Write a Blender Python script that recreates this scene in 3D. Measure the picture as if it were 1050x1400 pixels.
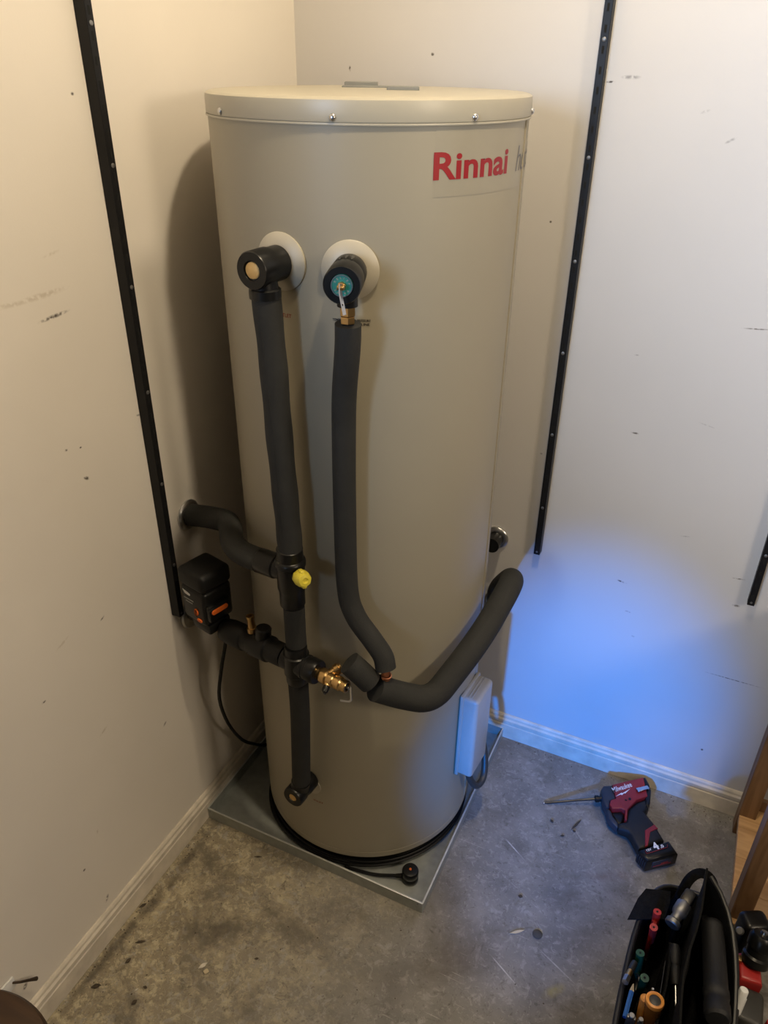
import bpy, bmesh, math, random
from mathutils import Vector, Matrix
random.seed(4)
S = bpy.context.scene
for o in list(bpy.data.objects): bpy.data.objects.remove(o)
COL = S.collection
V = Vector
PI = math.pi

# ---------------------------------------------------------------- camera
YAW, PITCH, ROLL, FPX = 0.4374, 0.5298, 0.0117, 1056.0
cd = bpy.data.cameras.new('camera'); cam = bpy.data.objects.new('camera', cd); COL.objects.link(cam)
Fw = V((-math.sin(YAW)*math.cos(PITCH), math.cos(YAW)*math.cos(PITCH), -math.sin(PITCH)))
R0 = V((math.cos(YAW), math.sin(YAW), 0)); U0 = R0.cross(Fw)
Rt = math.cos(ROLL)*R0 + math.sin(ROLL)*U0; Up = -math.sin(ROLL)*R0 + math.cos(ROLL)*U0
m = Matrix((Rt, Up, -Fw)).transposed().to_4x4(); m.translation = V((0.9852, -1.6387, 1.7159))
cam.matrix_world = m
cd.sensor_fit = 'VERTICAL'; cd.sensor_height = 24.0; cd.lens = FPX/1400*24.0; cd.clip_start = 0.02
S.camera = cam

# ---------------------------------------------------------------- world, lamps, exposure
W = bpy.data.worlds.new('world'); S.world = W; W.use_nodes = True
W.node_tree.nodes['Background'].inputs[0].default_value = (0.92, 0.95, 1.0, 1)
W.node_tree.nodes['Background'].inputs[1].default_value = 0.006

def lamp(name, kind, loc, target, power, color, **kw):
    l = bpy.data.lights.new(name, kind); l.energy = power; l.color = color
    for k, v in kw.items(): setattr(l, k, v)
    o = bpy.data.objects.new(name, l); COL.objects.link(o); o.location = loc
    o.rotation_euler = (V(target)-V(loc)).to_track_quat('-Z', 'Y').to_euler()
    return o
lamp('ceiling_lamp_warm', 'POINT', (0.85, -0.784, 2.60), (0, 0, 0), 43, (1.0, 0.83, 0.58), shadow_soft_size=0.035)
lamp('added_wall_fill', 'POINT', (2.60, -1.36, 1.95), (0, 0, 0), 58, (1.0, 0.83, 0.62), shadow_soft_size=0.22)  # unseen fill lamp, added to brighten the lower left wall
bl = lamp('blue_work_light', 'SPOT', (0.87, -1.85, 0.65), (0.825, 0, 0.21), 205, (0.0, 0.24, 1.0), shadow_soft_size=0.03,
     spot_size=math.radians(37), spot_blend=1.0)
bl.scale = (0.74, 1, 1)
lamp('doorway_daylight', 'AREA', (0.30, -3.4, 2.0), (1.5, 0, 1.65), 7.5, (0.52, 0.70, 1.0), size=0.5, size_y=0.9, shape='RECTANGLE', spread=math.radians(46))
S.view_settings.view_transform = 'Standard'; S.view_settings.look = 'None'
S.view_settings.gamma = 1.0; S.view_settings.use_curve_mapping = False
S.view_settings.exposure = 0.0

# ---------------------------------------------------------------- materials
MATS = {}
def mat(name, col, rough=0.5, metal=0.0, var=0.08, nscale=30.0, bump=0.0, bscale=200.0, spec=0.5, emit=None, coat=0.0):
    if name in MATS: return MATS[name]
    M = bpy.data.materials.new(name); M.use_nodes = True; nt = M.node_tree; b = nt.nodes['Principled BSDF']
    b.inputs['Roughness'].default_value = rough; b.inputs['Metallic'].default_value = metal
    b.inputs['Specular IOR Level'].default_value = spec; b.inputs['Coat Weight'].default_value = coat
    tc = nt.nodes.new('ShaderNodeTexCoord')
    n = nt.nodes.new('ShaderNodeTexNoise'); n.inputs['Scale'].default_value = nscale; n.inputs['Detail'].default_value = 5
    nt.links.new(tc.outputs['Object'], n.inputs['Vector'])
    r = nt.nodes.new('ShaderNodeValToRGB')
    r.color_ramp.elements[0].position = 0.3; r.color_ramp.elements[1].position = 0.7
    r.color_ramp.elements[0].color = tuple(c*(1-var) for c in col)+(1,)
    r.color_ramp.elements[1].color = tuple(min(1, c*(1+var)) for c in col)+(1,)
    nt.links.new(n.outputs['Fac'], r.inputs[0]); nt.links.new(r.outputs[0], b.inputs['Base Color'])
    if bump:
        n2 = nt.nodes.new('ShaderNodeTexNoise'); n2.inputs['Scale'].default_value = bscale; n2.inputs['Detail'].default_value = 4
        nt.links.new(tc.outputs['Object'], n2.inputs['Vector'])
        bp = nt.nodes.new('ShaderNodeBump'); bp.inputs['Strength'].default_value = bump; bp.inputs['Distance'].default_value = 0.002
        nt.links.new(n2.outputs['Fac'], bp.inputs['Height']); nt.links.new(bp.outputs[0], b.inputs['Normal'])
    if emit: b.inputs['Emission Color'].default_value = emit+(1,); b.inputs['Emission Strength'].default_value = 1
    MATS[name] = M; return M

def add_marks(M, marks, plane, nscale=130, ndet=3):
    """stains and scuffs with a shape of their own: (u, v, half length, half width, angle deg, strength, colour)"""
    nt = M.node_tree; b = nt.nodes['Principled BSDF']
    src = b.inputs['Base Color'].links[0].from_socket
    tc = nt.nodes.new('ShaderNodeTexCoord')
    nz = nt.nodes.new('ShaderNodeTexNoise'); nz.inputs['Scale'].default_value = nscale; nz.inputs['Detail'].default_value = ndet
    nt.links.new(tc.outputs['Object'], nz.inputs['Vector'])
    nr = nt.nodes.new('ShaderNodeMapRange'); nr.inputs[1].default_value = 0.38; nr.inputs[2].default_value = 0.55
    nt.links.new(nz.outputs['Fac'], nr.inputs[0])
    for (u, v, hl, hw, ang, st, col) in marks:
        mp = nt.nodes.new('ShaderNodeMapping'); mp.vector_type = 'TEXTURE'
        a = math.radians(ang)
        if plane == 'x':   mp.inputs[1].default_value = (0, u, v); mp.inputs[2].default_value = (a, 0, 0); mp.inputs[3].default_value = (10, hl, hw)
        elif plane == 'y': mp.inputs[1].default_value = (u, 0, v); mp.inputs[2].default_value = (0, -a, 0); mp.inputs[3].default_value = (hl, 10, hw)
        else:              mp.inputs[1].default_value = (u, v, 0); mp.inputs[2].default_value = (0, 0, a); mp.inputs[3].default_value = (hl, hw, 10)
        nt.links.new(tc.outputs['Object'], mp.inputs[0])
        ln = nt.nodes.new('ShaderNodeVectorMath'); ln.operation = 'LENGTH'; nt.links.new(mp.outputs[0], ln.inputs[0])
        mr = nt.nodes.new('ShaderNodeMapRange'); mr.inputs[1].default_value = 1.0; mr.inputs[2].default_value = 0.3
        mr.inputs[3].default_value = 0; mr.inputs[4].default_value = st
        nt.links.new(ln.outputs['Value'], mr.inputs[0])
        mu = nt.nodes.new('ShaderNodeMath'); mu.operation = 'MULTIPLY'
        nt.links.new(mr.outputs[0], mu.inputs[0]); nt.links.new(nr.outputs[0], mu.inputs[1])
        mx = nt.nodes.new('ShaderNodeMix'); mx.data_type = 'RGBA'; mx.inputs[7].default_value = col+(1,)
        nt.links.new(mu.outputs[0], mx.inputs[0]); nt.links.new(src, mx.inputs[6]); src = mx.outputs[2]
    nt.links.new(src, b.inputs['Base Color'])

def concrete():
    M = mat('concrete', (0.205, 0.196, 0.178), 0.8, var=0.22, nscale=12, bump=0.8, bscale=55)
    nt = M.node_tree; b = nt.nodes['Principled BSDF']; L = nt.links
    src = b.inputs['Base Color'].links[0].from_socket
    tc = nt.nodes.new('ShaderNodeTexCoord')
    def noise(scale, detail, lo, hi, dist=0.0, rough=0.6):
        n = nt.nodes.new('ShaderNodeTexNoise'); n.inputs['Scale'].default_value = scale; n.inputs['Detail'].default_value = detail
        n.inputs['Distortion'].default_value = dist; n.inputs['Roughness'].default_value = rough
        L.new(tc.outputs['Object'], n.inputs['Vector'])
        r = nt.nodes.new('ShaderNodeMapRange'); r.inputs[1].default_value = lo; r.inputs[2].default_value = hi
        L.new(n.outputs['Fac'], r.inputs[0]); return r.outputs[0]
    def mix(fac, col, amt=1.0):
        nonlocal src
        mu = nt.nodes.new('ShaderNodeMath'); mu.operation = 'MULTIPLY'; mu.inputs[1].default_value = amt; L.new(fac, mu.inputs[0])
        mx = nt.nodes.new('ShaderNodeMix'); mx.data_type = 'RGBA'; mx.inputs[7].default_value = col+(1,)
        L.new(mu.outputs[0], mx.inputs[0]); L.new(src, mx.inputs[6]); src = mx.outputs[2]
    # flaking pale laitance and dirt, heavier beside left wall; brown tint includes warm light
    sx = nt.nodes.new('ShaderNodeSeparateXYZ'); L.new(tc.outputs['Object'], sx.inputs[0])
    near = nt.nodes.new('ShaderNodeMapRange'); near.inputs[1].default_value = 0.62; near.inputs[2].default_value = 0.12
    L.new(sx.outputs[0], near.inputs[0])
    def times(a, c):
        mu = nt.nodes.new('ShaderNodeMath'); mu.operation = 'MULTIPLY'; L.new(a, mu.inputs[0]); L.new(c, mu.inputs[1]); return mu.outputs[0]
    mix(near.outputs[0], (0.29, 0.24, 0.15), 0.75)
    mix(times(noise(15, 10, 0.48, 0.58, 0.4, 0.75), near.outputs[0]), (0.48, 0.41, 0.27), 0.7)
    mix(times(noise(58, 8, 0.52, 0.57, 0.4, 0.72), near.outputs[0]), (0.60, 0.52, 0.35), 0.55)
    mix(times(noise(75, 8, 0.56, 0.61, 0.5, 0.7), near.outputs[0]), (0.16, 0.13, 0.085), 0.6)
    mix(noise(38, 9, 0.55, 0.61, 0.8, 0.7), (0.34, 0.328, 0.30), 0.55)
    mix(noise(90, 8, 0.56, 0.62, 0.5, 0.7), (0.37, 0.355, 0.32), 0.4)
    mix(noise(5.5, 7, 0.52, 0.66, 0.4, 0.65), (0.115, 0.10, 0.08), 0.7)
    mix(noise(30, 9, 0.57, 0.64, 0.9, 0.72), (0.105, 0.093, 0.076), 0.6)
    mix(noise(120, 6, 0.60, 0.66, 0.5), (0.09, 0.08, 0.068), 0.55)
    mix(noise(260, 3, 0.66, 0.72), (0.55, 0.52, 0.47), 0.5)
    # fine trowel scratches
    mp = nt.nodes.new('ShaderNodeMapping'); mp.inputs[2].default_value = (0, 0, math.radians(-32)); mp.inputs[3].default_value = (5, 160, 1)
    L.new(tc.outputs['Object'], mp.inputs[0])
    n = nt.nodes.new('ShaderNodeTexNoise'); n.inputs['Scale'].default_value = 1.6; n.inputs['Detail'].default_value = 2; L.new(mp.outputs[0], n.inputs['Vector'])
    r = nt.nodes.new('ShaderNodeMapRange'); r.inputs[1].default_value = 0.70; r.inputs[2].default_value = 0.76; L.new(n.outputs['Fac'], r.inputs[0])
    mix(r.outputs[0], (0.5, 0.47, 0.43), 0.5)
    L.new(src, b.inputs['Base Color'])
    add_marks(M, [
        (0.20, -0.86, 0.14, 0.055, 20, 0.75, (0.09, 0.075, 0.055)), (0.36, -0.78, 0.16, 0.04, -12, 0.6, (0.10, 0.085, 0.065)),
        (0.13, -0.72, 0.10, 0.03, -5, 0.7, (0.10, 0.085, 0.06)), (0.04, -0.80, 0.20, 0.018, 90, 0.8, (0.07, 0.055, 0.04)),
        (0.03, -1.0, 0.18, 0.014, 90, 0.7, (0.07, 0.055, 0.04)),
        (0.94, -0.655, 0.035, 0.014, 50, 0.5, (0.40, 0.35, 0.10)), (0.99, -0.33, 0.07, 0.02, 25, 0.45, (0.16, 0.10, 0.085)),
        (0.63, -0.56, 0.10, 0.05, 30, 0.4, (0.14, 0.13, 0.11)), (0.62, -0.80, 0.16, 0.07, 40, 0.45, (0.15, 0.135, 0.115)),
        (0.74, -0.345, 0.075, 0.0022, -32, 0.9, (0.62, 0.59, 0.55)), (0.82, -0.47, 0.05, 0.002, -26, 0.8, (0.62, 0.59, 0.55)),
        (0.93, -0.60, 0.06, 0.002, -24, 0.7, (0.6, 0.57, 0.53)), (0.83, -0.66, 0.05, 0.002, -28, 0.7, (0.6, 0.57, 0.53)),
        (0.80, -0.40, 0.02, 0.012, 0, 0.5, (0.12, 0.11, 0.10)), (1.02, -0.47, 0.03, 0.014, 60, 0.55, (0.12, 0.11, 0.10)),
    ], 'z', 20, 8)
    return M

dk = (0.10, 0.085, 0.07); tan = (0.50, 0.43, 0.33); gr = (0.30, 0.29, 0.29)
m_wall_l = mat('painted_plasterboard_left', (0.76, 0.71, 0.64), 0.55, var=0.025, nscale=4, bump=0.05, bscale=300, spec=0.3)
add_marks(m_wall_l, [
    (-0.785, 1.397, 0.062, 0.006, 1, 0.55, tan), (-0.769, 1.361, 0.036, 0.004, 3, 1.0, dk), (-0.847, 1.397, 0.04, 0.005, -4, 0.4, tan),
    (-0.802, 1.141, 0.0035, 0.003, 0, 1.3, dk), (-0.771, 1.133, 0.003, 0.002, 0, 1.3, dk), (-0.772, 1.074, 0.009, 0.004, -35, 1.2, dk),
    (-0.751, 1.453, 0.02, 0.003, 8, 0.4, tan), (-0.622, 1.136, 0.008, 0.003, -20, 0.9, dk), (-0.803, 0.785, 0.008, 0.003, 30, 1.0, dk),
    (-0.902, 0.796, 0.02, 0.004, 20, 0.45, tan), (-0.969, 0.711, 0.006, 0.003, 0, 1.0, dk), (-0.591, 1.586, 0.003, 0.003, 0, 1.2, dk),
    (-0.651, 1.667, 0.004, 0.003, 0, 1.0, dk), (-0.953, 0.111, 0.012, 0.005, 60, 0.8, dk), (-1.176, 0.133, 0.010, 0.007, 50, 1.0, dk),
    (-0.986, 0.252, 0.004, 0.004, 0, 1.2, dk), (-0.933, 0.312, 0.008, 0.003, 80, 0.5, tan), (-0.695, 0.407, 0.010, 0.004, 40, 0.7, dk),
    (-0.860, 0.537, 0.015, 0.004, 20, 0.5, tan), (-1.025, 0.988, 0.05, 0.003, 10, 0.35, tan)], 'x')
m_wall_r = mat('painted_plasterboard_right', (0.60, 0.583, 0.567), 0.5, var=0.02, nscale=4, bump=0.05, bscale=300, spec=0.3)
add_marks(m_wall_r, [
    (0.666, 1.685, 0.010, 0.0022, 0, 1.2, dk), (0.702, 1.693, 0.020, 0.004, 0, 1.0, gr), (0.892, 1.598, 0.012, 0.003, 30, 1.0, gr),
    (0.824, 1.015, 0.010, 0.003, -5, 1.1, dk), (0.859, 0.627, 0.014, 0.003, -8, 1.2, dk), (0.887, 0.545, 0.008, 0.0025, -5, 1.0, dk),
    (1.157, 0.430, 0.075, 0.0016, 0, 1.0, dk), (1.116, 0.640, 0.010, 0.0035, 0, 1.3, dk), (1.105, 0.712, 0.016, 0.002, 5, 1.0, dk), (0.975, 0.789, 0.012, 0.002, 10, 0.8, gr),
    (0.911, 0.476, 0.005, 0.003, 0, 0.9, gr), (1.136, 0.182, 0.004, 0.004, 0, 1.3, dk), (0.585, 1.435, 0.003, 0.003, 0, 1.2, dk),
    (0.840, 1.642, 0.010, 0.003, 20, 0.5, gr), (1.011, 1.273, 0.03, 0.0018, 4, 0.9, dk), (0.798, 1.188, 0.006, 0.002, 0, 0.8, gr),
    (0.625, 0.921, 0.004, 0.003, 0, 0.9, gr), (0.129, 1.699, 0.003, 0.006, 0, 1.2, dk), (0.313, 1.726, 0.004, 0.004, 0, 1.2, dk), (0.964, 1.061, 0.02, 0.0018, -12, 0.6, gr)], 'y')
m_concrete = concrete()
m_skirt = mat('painted_skirting', (0.66, 0.60, 0.50), 0.5, var=0.16, nscale=22, bump=0.12, bscale=120)
m_ceil = mat('ceiling_paint', (0.35, 0.33, 0.3), 0.8, var=0.02)
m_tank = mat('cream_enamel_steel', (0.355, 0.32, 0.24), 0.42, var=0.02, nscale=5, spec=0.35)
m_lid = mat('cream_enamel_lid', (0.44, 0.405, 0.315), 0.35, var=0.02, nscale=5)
m_box = mat('cream_plastic_cover', (0.42, 0.405, 0.37), 0.35, var=0.03)
m_flange = mat('cream_plastic_flange', (0.46, 0.42, 0.33), 0.4, var=0.03)
m_black = mat('black_plastic', (0.006, 0.006, 0.006), 0.33, var=0.2, spec=0.35)
m_rubber = mat('black_rubber', (0.006, 0.006, 0.006), 0.5, var=0.2, spec=0.3)
m_foam = mat('grey_foam_insulation', (0.031, 0.031, 0.029), 0.8, var=0.10, nscale=25, bump=0.25, bscale=500, spec=0.25)
m_galvedge = mat('galvanised_edge', (0.62, 0.64, 0.61), 0.35, 0.4, var=0.08, nscale=45)
m_galv = mat('galvanised_steel', (0.36, 0.38, 0.355), 0.38, 0.4, var=0.12, nscale=45)
m_brass = mat('brass', (0.56, 0.36, 0.15), 0.3, 1.0, var=0.15)
m_capbrass = mat('brass_cap_disc', (0.72, 0.46, 0.17), 0.55, 0.35, var=0.08)
m_copper = mat('copper', (0.60, 0.24, 0.13), 0.35, 1.0, var=0.15)
m_steel = mat('bright_steel', (0.60, 0.60, 0.60), 0.28, 1.0, var=0.08)
m_dsteel = mat('dull_steel', (0.28, 0.28, 0.28), 0.45, 0.9, var=0.15)
m_rail = mat('black_powder_coat', (0.008, 0.008, 0.009), 0.45, var=0.15, spec=0.25)
m_slot = mat('slot_dark', (0.003, 0.003, 0.003), 0.9)
m_teal = mat('teal_enamel', (0.02, 0.20, 0.18), 0.4, var=0.1)
m_yellow = mat('yellow_plastic', (0.66, 0.55, 0.05), 0.4, var=0.1)
m_orange = mat('orange_plastic', (0.75, 0.14, 0.015), 0.45, var=0.06)
m_redprint = mat('red_print', (0.30, 0.008, 0.014), 0.45, var=0.03)
m_redsmall = mat('dark_red_print', (0.22, 0.035, 0.02), 0.5)
m_blackprint = mat('black_print', (0.03, 0.025, 0.02), 0.5)
m_greyprint = mat('grey_print', (0.13, 0.13, 0.15), 0.5)
m_white = mat('white_plastic', (0.78, 0.78, 0.76), 0.4, var=0.03)
m_whitep = mat('white_print', (0.80, 0.80, 0.80), 0.6, var=0.02)
m_greypr = mat('pale_grey_print', (0.30, 0.30, 0.29), 0.6)
m_label = mat('grey_sticker', (0.20, 0.205, 0.19), 0.5, var=0.05)
m_decal = mat('clear_decal', (0.342, 0.309, 0.232), 0.36, var=0.02)
m_conduit = mat('grey_conduit', (0.035, 0.034, 0.03), 0.45, var=0.1)
m_red = mat('red_tool_plastic', (0.25, 0.014, 0.014), 0.42, var=0.08)
m_grip = mat('black_grip_rubber', (0.0055, 0.0055, 0.006), 0.6, var=0.2, bump=0.2, bscale=500)
m_nose = mat('slate_rubber_boot', (0.022, 0.026, 0.036), 0.5, var=0.15)
m_canvas = mat('black_canvas', (0.006, 0.006, 0.006), 0.9, var=0.3, nscale=150, bump=0.6, bscale=350, spec=0.1)
m_canvas2 = mat('charcoal_canvas', (0.0065, 0.0065, 0.006), 0.85, var=0.3, nscale=150, bump=0.6, bscale=350, spec=0.15)
m_piping = mat('bag_piping', (0.010, 0.010, 0.010), 0.45, var=0.2)
m_green = mat('green_grip', (0.006, 0.055, 0.028), 0.35, var=0.1)
m_blue = mat('blue_pencil', (0.035, 0.14, 0.42), 0.4, var=0.1)
m_amber = mat('amber_handle', (0.22, 0.085, 0.018), 0.25, var=0.1)
m_amberring = mat('orange_ring', (0.72, 0.30, 0.06), 0.35, var=0.06)
m_redgrip = mat('red_grip', (0.36, 0.02, 0.018), 0.35, var=0.1)
m_tool = mat('tool_dark_steel', (0.05, 0.048, 0.045), 0.35, 0.8, var=0.25)
m_leaf = mat('dead_leaf', (0.055, 0.040, 0.026), 0.8, var=0.4, nscale=90)
m_chip = mat('pale_chip', (0.62, 0.57, 0.48), 0.6, var=0.15, nscale=90)
m_splinter = mat('pale_splinter', (0.55, 0.46, 0.30), 0.7, var=0.1)
m_stone = mat('dark_pebble', (0.06, 0.055, 0.045), 0.8, var=0.2)
m_brownmetal = mat('brown_metal', (0.05, 0.032, 0.018), 0.5, 0.4, var=0.2)

def wood(name, c1, c2, axis, scale=16):
    M = mat(name, c1, 0.5, var=0.0); nt = M.node_tree; b = nt.nodes['Principled BSDF']
    tc = nt.nodes.new('ShaderNodeTexCoord'); mp = nt.nodes.new('ShaderNodeMapping')
    s = [scale]*3; s[axis] = scale*0.09; mp.inputs[3].default_value = s
    nt.links.new(tc.outputs['Object'], mp.inputs[0])
    n = nt.nodes.new('ShaderNodeTexNoise'); n.inputs['Scale'].default_value = 2.2; n.inputs['Detail'].default_value = 7; n.inputs['Distortion'].default_value = 1.6
    nt.links.new(mp.outputs[0], n.inputs['Vector'])
    r = nt.nodes.new('ShaderNodeValToRGB'); r.color_ramp.elements[0].color = c2+(1,); r.color_ramp.elements[1].color = c1+(1,)
    r.color_ramp.elements[0].position = 0.38; r.color_ramp.elements[1].position = 0.58
    nt.links.new(n.outputs['Fac'], r.inputs[0]); nt.links.new(r.outputs[0], b.inputs['Base Color'])
    bp = nt.nodes.new('ShaderNodeBump'); bp.inputs['Strength'].default_value = 0.15; bp.inputs['Distance'].default_value = 0.001
    nt.links.new(n.outputs['Fac'], bp.inputs['Height']); nt.links.new(bp.outputs[0], b.inputs['Normal'])
    return M
m_board = wood('pale_timber_board', (0.50, 0.31, 0.14), (0.38, 0.22, 0.09), 0)
m_post = wood('brown_timber_post', (0.215, 0.115, 0.05), (0.15, 0.075, 0.03), 2)
m_stool = wood('dark_stained_wood', (0.050, 0.022, 0.007), (0.034, 0.014, 0.004), 0)

# ---------------------------------------------------------------- mesh helpers
def frame(o, z, x=None):
    z = V(z).normalized()
    x = V(x) if x is not None else (V((0, 0, 1)) if abs(z.z) < 0.9 else V((1, 0, 0)))
    y = z.cross(x).normalized(); x = y.cross(z).normalized()
    M = Matrix((x, y, z)).transposed().to_4x4(); M.translation = V(o); return M
def NB(): return bmesh.new()
def merge(b, t, M=None):
    if M is not None: bmesh.ops.transform(t, matrix=M, verts=t.verts)
    me = bpy.data.meshes.new('tmp'); t.to_mesh(me); b.from_mesh(me); bpy.data.meshes.remove(me); t.free()
def box(b, c, s, bev=0.0, M=None, seg=2):
    t = NB(); bmesh.ops.create_cube(t, size=1); bmesh.ops.scale(t, vec=s, verts=t.verts)
    if bev: bmesh.ops.bevel(t, geom=t.edges[:], offset=bev, segments=seg, affect='EDGES', profile=0.5)
    bmesh.ops.translate(t, vec=c, verts=t.verts); merge(b, t, M); return b
def lathe(b, prof, M=None, seg=48, close=False):
    t = NB(); rings = []
    for r, h in prof:
        if r < 1e-6: rings.append([t.verts.new((0, 0, h))])
        else: rings.append([t.verts.new((r*math.cos(2*PI*i/seg), r*math.sin(2*PI*i/seg), h)) for i in range(seg)])
    pairs = list(zip(rings, rings[1:])) + ([(rings[-1], rings[0])] if close else [])
    for a, c in pairs:
        for i in range(seg):
            j = (i+1) % seg
            if len(a) == 1 and len(c) == 1: continue
            if len(a) == 1: t.faces.new((a[0], c[j], c[i]))
            elif len(c) == 1: t.faces.new((a[i], a[j], c[0]))
            else: t.faces.new((a[i], a[j], c[j], c[i]))
    bmesh.ops.recalc_face_normals(t, faces=t.faces); merge(b, t, M); return b
def fillet(pts, rad, n=7):
    pts = [V(p) for p in pts]; out = [pts[0]]
    for i in range(1, len(pts)-1):
        a, p, c = pts[i-1], pts[i], pts[i+1]
        d1, d2 = a-p, c-p; r = min(rad, d1.length*0.48, d2.length*0.48)
        A, C = p+d1.normalized()*r, p+d2.normalized()*r
        for k in range(n+1):
            s = k/n; out.append(A*(1-s)**2 + p*2*s*(1-s) + C*s*s)
    out.append(pts[-1]); return out
def spline(pts, n=8):
    pts = [V(p) for p in pts]; P = [2*pts[0]-pts[1]] + pts + [2*pts[-1]-pts[-2]]; out = []
    for i in range(1, len(P)-2):
        a, p, c, d = P[i-1:i+3]
        for k in range(n):
            s = k/n
            out.append(0.5*(2*p + (c-a)*s + (2*a-5*p+4*c-d)*s*s + (3*p-a-3*c+d)*s**3))
    out.append(pts[-1]); return out
def tube(b, pts, r, seg=20, caps=True, flat=None):
    """swept round tube; r may be a list; flat=(w,h) sweeps a flat strap instead"""
    pts = [V(p) for p in pts]; t = NB(); rings = []; nrm = None
    for i, p in enumerate(pts):
        d = (pts[min(i+1, len(pts)-1)] - pts[max(i-1, 0)]).normalized()
        if nrm is None:
            up = V((0, 0, 1)) if abs(d.z) < 0.9 else V((1, 0, 0)); nrm = (up - d*up.dot(d)).normalized()
        else: nrm = (nrm - d*nrm.dot(d)).normalized()
        bi = d.cross(nrm); ri = r[i] if isinstance(r, (list, tuple)) else r
        if flat:
            w, h = flat; ring = [p+nrm*x*w/2+bi*y*h/2 for x, y in ((-1, -1), (1, -1), (1, 1), (-1, 1))]
        else: ring = [p + nrm*ri*math.cos(2*PI*k/seg) + bi*ri*math.sin(2*PI*k/seg) for k in range(seg)]
        rings.append([t.verts.new(q) for q in ring])
    n = len(rings[0])
    for a, c in zip(rings, rings[1:]):
        for i in range(n): t.faces.new((a[i], a[(i+1) % n], c[(i+1) % n], c[i]))
    if caps: t.faces.new(rings[0]); t.faces.new(rings[-1])
    bmesh.ops.recalc_face_normals(t, faces=t.faces); merge(b, t); return b
def cyl(b, a, c, r, r2=None, bev=0.0, seg=32):
    a, c = V(a), V(c); L = (c-a).length; r2 = r if r2 is None else r2
    pr = [(0, 0), (r-bev, 0), (r, bev), (r2, L-bev), (r2-bev, L), (0, L)] if bev else [(0, 0), (r, 0), (r2, L), (0, L)]
    return lathe(b, pr, frame(a, c-a), seg)
def prism(b, poly, z0, z1, bev=0.0, M=None, seg=2):
    t = NB(); A = [t.verts.new((x, y, z0)) for x, y in poly]; B = [t.verts.new((x, y, z1)) for x, y in poly]
    n = len(poly)
    fb = t.faces.new(A[::-1]); ft = t.faces.new(B)
    for i in range(n): t.faces.new((A[i], A[(i+1) % n], B[(i+1) % n], B[i]))
    bmesh.ops.recalc_face_normals(t, faces=t.faces)
    if bev:
        eds = [e for e in t.edges if abs(e.verts[0].co.z-e.verts[1].co.z) < 1e-9]
        bmesh.ops.bevel(t, geom=eds, offset=bev, segments=seg, affect='EDGES', profile=0.5, clamp_overlap=True)
    merge(b, t, M); return b
def sheet(b, grid, th):
    """thick sheet from a 2-D grid of points"""
    t = NB(); n, m2 = len(grid), len(grid[0])
    vs = [[t.verts.new(p) for p in row] for row in grid]
    for i in range(n-1):
        for j in range(m2-1): t.faces.new((vs[i][j], vs[i+1][j], vs[i+1][j+1], vs[i][j+1]))
    bmesh.ops.recalc_face_normals(t, faces=t.faces)
    bmesh.ops.solidify(t, geom=t.faces[:], thickness=th)
    bmesh.ops.recalc_face_normals(t, faces=t.faces); merge(b, t); return b

def obj(name, b, mt, parent=None, label=None, smooth=38):
    me = bpy.data.meshes.new(name)
    if parent is not None:
        off = parent.location if parent.parent is None else parent.parent.location
        bmesh.ops.translate(b, vec=-V(off), verts=b.verts)
    b.to_mesh(me); b.free(); me.materials.append(mt)
    if smooth: me.shade_smooth(); me.set_sharp_from_angle(angle=math.radians(smooth))
    o = bpy.data.objects.new(name, me); COL.objects.link(o)
    if parent is not None: o.parent = parent
    if label: o['label'] = label
    return o
def thing(name, label, cat, loc=(0, 0, 0), group=None):
    o = bpy.data.objects.new(name, None); COL.objects.link(o); o.location = loc
    o.empty_display_size = 0.05; o['label'] = label; o['category'] = cat
    if group: o['group'] = group
    return o
def tag(o, label, cat, group=None):
    o['label'] = label; o['category'] = cat
    if group: o['group'] = group
    return o
def struct(name, b, mt, parent=None, smooth=30, label=None, cat=None):
    o = obj(name, b, mt, parent, smooth=smooth)
    if parent is None:
        o['kind'] = 'structure'
        if label: o['label'] = label; o['category'] = cat
    return o
def text_bm(body, size, shear=0.0, offset=0.0, fine=None):
    cu = bpy.data.curves.new('txt', 'FONT'); cu.body = body; cu.size = size; cu.shear = shear; cu.offset = offset
    cu.resolution_u = 4
    o = bpy.data.objects.new('txt', cu); COL.objects.link(o)
    bpy.context.view_layer.update()
    me = bpy.data.meshes.new_from_object(o.evaluated_get(bpy.context.evaluated_depsgraph_get()))
    bpy.data.objects.remove(o); bpy.data.curves.remove(cu)
    b = NB(); b.from_mesh(me); bpy.data.meshes.remove(me)
    if fine:
        xs = [v.co.x for v in b.verts]; x = min(xs)+fine
        while x < max(xs):
            bmesh.ops.bisect_plane(b, geom=b.verts[:]+b.edges[:]+b.faces[:], plane_co=(x, 0, 0), plane_no=(1, 0, 0)); x += fine
    return b
def fit_text(b, w, h):
    xs = [v.co.x for v in b.verts]; ys = [v.co.y for v in b.verts]
    x0, y0 = min(xs), min(ys); sx = w/(max(xs)-x0); sy = h/(max(ys)-y0)
    for v in b.verts: v.co = V(((v.co.x-x0)*sx, (v.co.y-y0)*sy, v.co.z))
    return b

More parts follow.
